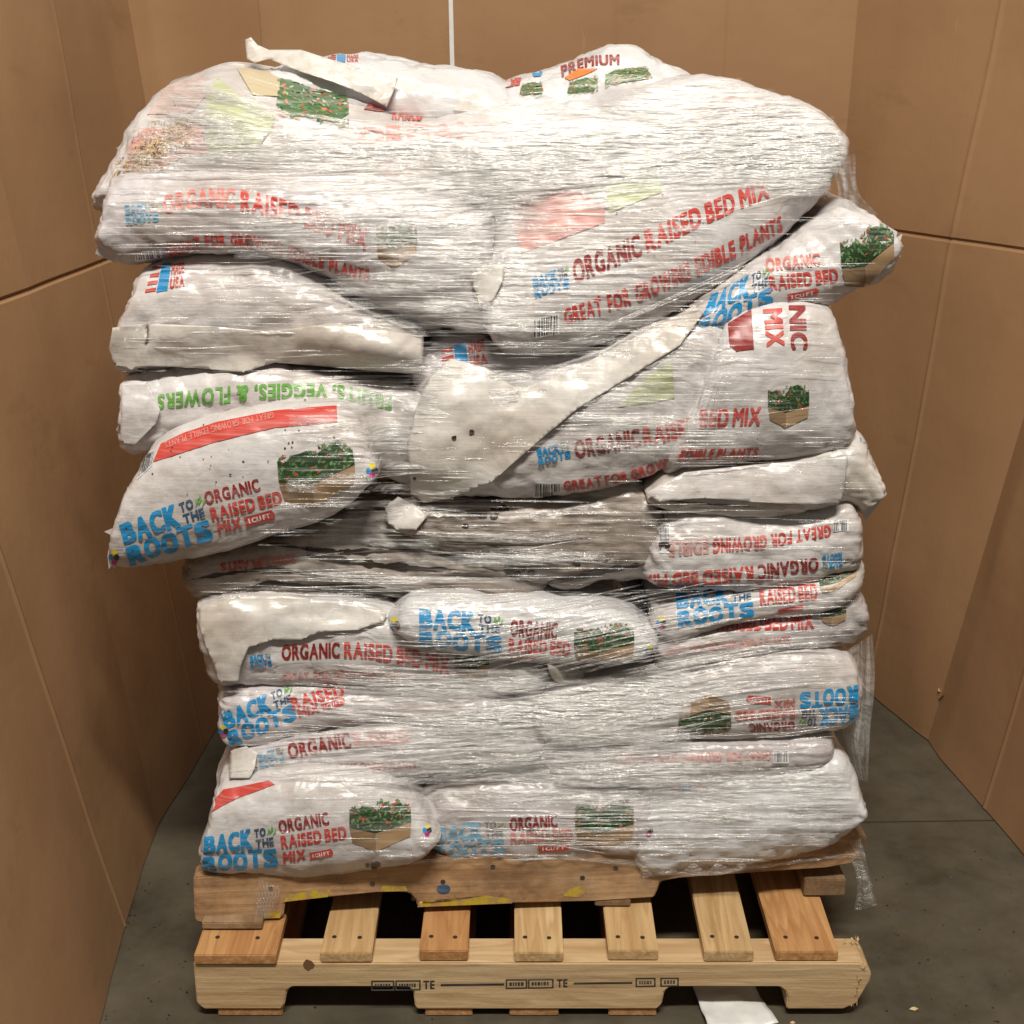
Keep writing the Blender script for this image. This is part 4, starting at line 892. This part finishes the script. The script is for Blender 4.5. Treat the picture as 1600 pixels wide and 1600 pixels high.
# wood shavings on the top left bag
v_ = []; f_ = []
for q in range(620):
    k = random.random(); u = 205 + 90 * k + random.gauss(0, 14); v = 265 - 75 * k + random.gauss(0, 13)
    h = BAGS['T3']['surf'](u, v)
    if h is None: continue
    c = h[0] + h[1] * random.uniform(.001, .004); d = rng.normal(0, 1, 3); d /= np.linalg.norm(d); e = np.cross(d, h[1]); e /= np.linalg.norm(e) + 1e-9; l = random.uniform(.002, .008); w = random.uniform(.0004, .0011); i = len(v_)
    v_ += [c - d * l - e * w, c - d * l + e * w, c + d * l * .2 + e * w + h[1] * .002, c + d * l * .2 - e * w + h[1] * .002, c + d * l + e * w, c + d * l - e * w]; f_ += [(i, i + 1, i + 2, i + 3), (i + 3, i + 2, i + 4, i + 5)]
wsh = mesh_obj('wood_shavings', v_, f_, [M['splinter'], M['knot'], M['pine_y']], None, fmat=[0 if (k // 2) % 5 else (1 if (k // 2) % 2 else 2) for k in range(len(f_))], smooth=False); props(wsh, 'scattered pale wood shavings lying on the top left bag', 'wood shavings', kind='stuff')

# ------------------------------------------------------------------ stretch wrap
wrap = empty('stretch_wrap', (.02, .12, .28), 'clear stretch film pulled in white streaks round the whole stack', 'stretch wrap')
GS = 5; U = np.arange(140, 1421, GS); Vv = np.arange(95, 1421, GS); Z = np.full((len(Vv), len(U)), np.nan)
for a, v in enumerate(Vv):
    for b, u in enumerate(U):
        h = ASURF(u, v)
        if h is not None: Z[a, b] = np.dot(h[0] - CAM, FWD)
def minf(Z, k, ax):
    r = Z.copy()
    for s in range(-k, k + 1):
        r = np.fmin(r, np.roll(Z, s, ax))
    return r
def blur(Z, k, ax):
    num = 0; den = 0
    for s in range(-k, k + 1):
        q = np.roll(Z, s, ax); ok = ~np.isnan(q); w = math.exp(-.5 * (s / (k * .5)) ** 2); num = num + np.where(ok, q, 0) * w; den = den + ok * w
    return num / np.maximum(den, 1e-9)
hit = ~np.isnan(Z)
Zf = blur(blur(minf(minf(Z, 4, 1), 2, 0), 6, 1), 3, 0); Zf = np.where(hit, np.fmin(Zf, Z), np.nan)
def film_z(u, v):
    a = int(round((v - Vv[0]) / GS)); b = int(round((u - U[0]) / GS))
    if a < 0 or b < 0 or a >= len(Vv) - 1 or b >= len(U) - 1: return None
    x, y = (u - U[0]) / GS, (v - Vv[0]) / GS; a, b = int(y), int(x); fx, fy = x - b, y - a
    q = Zf[a:a + 2, b:b + 2]
    if np.isnan(q).any(): return None
    return (q[0, 0] * (1 - fx) + q[0, 1] * fx) * (1 - fy) + (q[1, 0] * (1 - fx) + q[1, 1] * fx) * fy
fv, ff, fu = [], [], []
def strand(u0, v0, ln, slope, w, curve=0, m2=None):
    n = max(5, int(ln / 11)); row = []
    for k in range(n):
        s = k / (n - 1); u = u0 + ln * s; v = v0 + slope * ln * (s - .5) + curve * (s - .5) ** 2 * ln
        z = film_z(u, v)
        if z is None:
            if len(row) >= 4: break
            row = []; continue
        row.append((u, v, z, s))
    if len(row) < 4: return
    i = len(fv); m = len(row)
    for k, (u, v, z, s) in enumerate(row):
        z2 = z - .003; sc = k / (m - 1)
        fv.append(CAM + ray(u, v - w / 2) * z2); fv.append(CAM + ray(u, v + w / 2) * (z2 - .0008)); fu.append((sc, 0.0)); fu.append((sc, 1.0))
    for k in range(m - 1): ff.append((i + 2 * k, i + 2 * k + 1, i + 2 * k + 3, i + 2 * k + 2))
def slope_at(u, v):
    s = 0.0
    if v < 255 and u < 600: s = .28 * (1 - max(0, v - 170) / 85)
    if v < 330 and u > 600: s = -.10 * min(1, (u - 600) / 300) * (1 if u < 1080 else .2)
    if 930 < v < 1140: s = -.22 * math.exp(-((u - 950) / 260) ** 2) + .10 * math.exp(-((u - 600) / 150) ** 2)
    if 1140 <= v < 1210: s = -.06
    return s
# (u0, v0, u1, v1, number, width range, length range)
ZONES = [(200, 130, 430, 260, 90, (.8, 3.2), (40, 170)), (440, 190, 1330, 295, 390, (1.0, 5.0), (60, 420)), (640, 165, 1330, 240, 90, (1.0, 3.5), (60, 300)), (860, 138, 1300, 200, 70, (.8, 3.0), (50, 260)), (1020, 122, 1220, 160, 24, (.8, 2.2), (40, 140)), (170, 225, 800, 400, 300, (.8, 3.5), (60, 300)), (560, 290, 1080, 520, 330, (.8, 3.2), (50, 300)), (800, 300, 1330, 480, 110, (.7, 1.8), (60, 260)),
         (180, 400, 660, 590, 120, (.8, 2.6), (60, 260)), (560, 510, 1110, 720, 240, (.7, 2.4), (60, 320)), (1050, 500, 1330, 720, 60, (.7, 1.8), (50, 180)), (480, 590, 700, 800, 150, (.8, 2.6), (40, 160)),
         (430, 780, 1060, 940, 110, (.8, 2.6), (60, 300)), (1000, 720, 1360, 920, 70, (.7, 1.8), (60, 200)), (300, 890, 700, 960, 70, (.8, 2.4), (60, 260)), (560, 930, 1120, 1080, 260, (.8, 3.0), (60, 300)),
         (1000, 900, 1350, 1080, 110, (.7, 2.4), (60, 240)), (420, 1060, 1060, 1225, 330, (.8, 3.6), (80, 420)), (1000, 1030, 1340, 1210, 120, (.7, 2.4), (60, 240)), (340, 1060, 620, 1220, 60, (.7, 1.8), (60, 200)),
         (650, 1200, 1330, 1345, 200, (.8, 3.2), (80, 420)), (480, 1205, 690, 1330, 40, (.7, 1.8), (50, 140))]
for (u0, v0, u1, v1, n, wr, lr) in ZONES:
    for q in range(int(n * .72)):
        u = random.uniform(u0 - 60, u1); v = random.uniform(v0, v1); ln = random.uniform(*lr) * random.random() ** .35
        ln = min(ln, u1 - u + 40)
        if ln < 25: continue
        strand(u, v, ln, slope_at(u + ln / 2, v) + random.gauss(0, .012) + (random.gauss(0, .09) if random.random() < .15 else 0), 1.35 * wr[0] + 1.25 * (wr[1] - wr[0]) * random.random() ** 2.2, random.gauss(0, .02))
for (u, v, ln, sl, w) in ((470, 905, 420, .02, 5), (560, 1075, 520, -.10, 7), (820, 1105, 420, -.30, 5), (700, 1060, 380, -.22, 6), (880, 1040, 430, -.18, 5), (480, 1180, 460, -.09, 5), (600, 1135, 480, -.05, 6), (660, 1345, 400, -.02, 5), (560, 690, 110, .05, 5),
                          (500, 830, 300, .07, 5), (540, 800, 260, -.1, 4), (600, 240, 560, -.13, 8), (650, 300, 420, -.10, 6), (420, 300, 520, -.06, 6), (900, 470, 320, -.42, 4), (1020, 1020, 320, -.16, 5), (690, 870, 330, .05, 5), (640, 1215, 560, -.01, 5)):
    for q in range(3): strand(u + random.gauss(0, 20), v + random.gauss(0, 5), ln * random.uniform(.6, 1), sl + random.gauss(0, .02), w * random.uniform(.5, 1.2), random.gauss(0, .05))
mesh_obj('film_streaks', fv, ff, M['film'], wrap, smooth=True, uvs=fu)
fv, ff, fu = [], [], []
for (u0, v0, u1, v1, n, wr, lr) in ((200, 140, 430, 260, 34, (10, 30), (60, 170)), (430, 200, 1320, 290, 84, (12, 46), (120, 520)), (700, 168, 1300, 240, 34, (10, 34), (100, 400)), (960, 135, 1280, 190, 16, (10, 26), (80, 240)), (420, 300, 820, 400, 26, (10, 30), (100, 300)), (570, 380, 800, 520, 26, (10, 30), (60, 220)), (600, 530, 1080, 700, 22, (8, 24), (80, 300)), (480, 610, 680, 790, 16, (8, 26), (40, 150)),
                                    (480, 790, 1040, 880, 8, (8, 20), (80, 260)), (540, 1060, 1040, 1215, 40, (12, 44), (120, 420)), (690, 1200, 1300, 1262, 14, (12, 34), (120, 420)), (1000, 1200, 1300, 1330, 10, (12, 34), (100, 300))):
    for q in range(n):
        u = random.uniform(u0 - 60, u1 - 40); v = random.uniform(v0, v1); ln = min(random.uniform(*lr), u1 - u + 40)
        strand(u, v, ln, slope_at(u + ln / 2, v) + random.gauss(0, .012), random.uniform(*wr), random.gauss(0, .02))
mesh_obj('film_layers', fv, ff, M['veil'], wrap, smooth=True, uvs=fu)
def sheet(name, A, B, ys, mat, n=24, m=12, rip=.004, seed=0):
    A, B = poly(A, n), poly(B, n); V, Fc, uvs = [], [], []
    for k in range(n):
        for j in range(m):
            s = j / (m - 1); uv = A[k] * (1 - s) + B[k] * s; y = ys[0] * (1 - s) + ys[1] * s + rip * 2 * vnoise(np.array([[j * .9 + seed, k * .12, seed * 2.2]]))[0]
            V.append(at_y(uv[0], uv[1], y)); uvs.append((.12 + .76 * s, .12 + .76 * k / (n - 1)))
    Fc = [(k * m + j, k * m + j + 1, (k + 1) * m + j + 1, (k + 1) * m + j) for k in range(n - 1) for j in range(m - 1)]
    return mesh_obj(name, V, Fc, M[mat], wrap, smooth=True, uvs=uvs)
sheet('hanging_film', [(1318, 1020), (1312, 1080), (1318, 1150), (1338, 1216)], [(1364, 990), (1367, 1060), (1360, 1140), (1356, 1222)], (.20, .14), 'film_sheet', seed=4, rip=.014)
sheet('hanging_film', [(1296, 250), (1310, 300), (1300, 340)], [(1336, 240), (1342, 300), (1372, 335)], (.2, .16), 'film_sheet', seed=9)
sheet('film_tail', [(1310, 1318), (1332, 1352), (1340, 1380), (1334, 1424)], [(1346, 1310), (1354, 1346), (1362, 1378), (1372, 1414)], (.17, .16), 'film', seed=2, rip=.006)
sheet('film_tail', [(1338, 1372), (1352, 1390)], [(1352, 1368), (1364, 1384)], (.165, .15), 'film', seed=6, rip=.008)
def hem(pts_t, pts_b, seed, y=(.10, .12)):
    A, B = poly(pts_t, 60), poly(pts_b, 60); V, uvs = [], []
    for k in range(60):
        for j in range(6):
            s = j / 5; uv = A[k] * (1 - s) + B[k] * s; p = at_plane(uv[0], uv[1], up0 - un * (.012 + .006 * math.sin(k * .7 + seed)), un); V.append(p); uvs.append((.15 + .7 * k / 59, .12 + .76 * s))
    Fc = [(k * 6 + j, k * 6 + j + 1, (k + 1) * 6 + j + 1, (k + 1) * 6 + j) for k in range(59) for j in range(5)]
    mesh_obj('film_hem', V, Fc, M['film'], wrap, smooth=True, uvs=uvs)
hem([(1004, 1330), (1060, 1335), (1120, 1335), (1180, 1328), (1250, 1318)], [(1004, 1372), (1060, 1366), (1120, 1368), (1165, 1356), (1250, 1326)], 1)
hem([(640, 1345), (760, 1335), (880, 1337), (1010, 1345)], [(640, 1352), (760, 1341), (880, 1343), (1010, 1356)], 2)
hem([(1000, 1358), (1100, 1362), (1180, 1352), (1340, 1332)], [(1000, 1366), (1100, 1368), (1180, 1358), (1340, 1336)], 3)
hem([(405, 1372), (420, 1380), (440, 1386)], [(400, 1430), (412, 1436), (425, 1430)], 4)

# ------------------------------------------------------------------ small things on the floor
tp = [at_z(u, v, .004) for u, v in ((1078, 1538), (1170, 1534), (1216, 1606), (1108, 1614))]
tv, tf = [], []; n = 14
for i in range(n):
    for j in range(n):
        s, t = i / (n - 1), j / (n - 1); p = (tp[0] * (1 - s) + tp[1] * s) * (1 - t) + (tp[3] * (1 - s) + tp[2] * s) * t
        tv.append(p + (0, 0, .006 + .004 * vnoise(np.array([[s * 5, t * 5, 2.2]]))[0]))
tf = [(i * n + j, (i + 1) * n + j, (i + 1) * n + j + 1, i * n + j + 1) for i in range(n - 1) for j in range(n - 1)]
card = mesh_obj('plastic_sleeve', tv, tf, M['clip_white'], smooth=True); props(card, 'glossy white plastic sleeve lying on the floor under the pallet front', 'plastic sleeve')
md = card.modifiers.new('thickness', 'SOLIDIFY'); md.thickness = .003
cb = BVHTree.FromPolygons([Vector(x) for x in tv], tf)
lay(Art().poly([(1141, 1562), (1146, 1560), (1153, 1578), (1150, 1582)], 'grey').poly([(1121, 1540), (1126, 1538), (1128, 1546), (1125, 1548)], 'black'), idm, bvh_surf(cb), 'printed_mark', card, .002)
for (u, v, r, lab) in ((1427, 1576, .008, 'pale wood chip on the bare floor right of the pallet'), (1238, 1598, .005, 'tiny wood chip on the floor under the right pallet foot')):
    c = at_z(u, v, .002); V = [c + (r * 1.2, 0, 0), c + (0, r * .6, 0), c + (-r, -r * .2, 0), c + (r * .2, -r * .7, 0), c + (r * .3, 0, .004), c + (-r * .4, 0, .003)]
    props(mesh_obj('wood_chip', V, [(0, 1, 4), (1, 5, 4), (1, 2, 5), (2, 3, 5), (3, 4, 5), (3, 0, 4), (3, 2, 1, 0)], M['splinter'], smooth=False), lab, 'wood chip', 'wood chips on the floor')
v_, f_ = [], []
for q in range(150):
    c = at_z(random.choice([random.uniform(1360, 1590), random.uniform(150, 300), random.uniform(440, 1250)]), random.uniform(1330, 1600), .0005); r = random.uniform(.001, .0035); i = len(v_)
    v_ += [c + (r, 0, 0), c + (0, r, 0), c + (-r, 0, 0), c + (0, -r, 0), c + (0, 0, r)]; f_ += [(i, i + 1, i + 4), (i + 1, i + 2, i + 4), (i + 2, i + 3, i + 4), (i + 3, i, i + 4)]
props(mesh_obj('soil_crumbs', v_, f_, M['soil'], smooth=False), 'dark soil crumbs scattered over the concrete floor', 'soil crumbs', kind='stuff')
strip_o0()
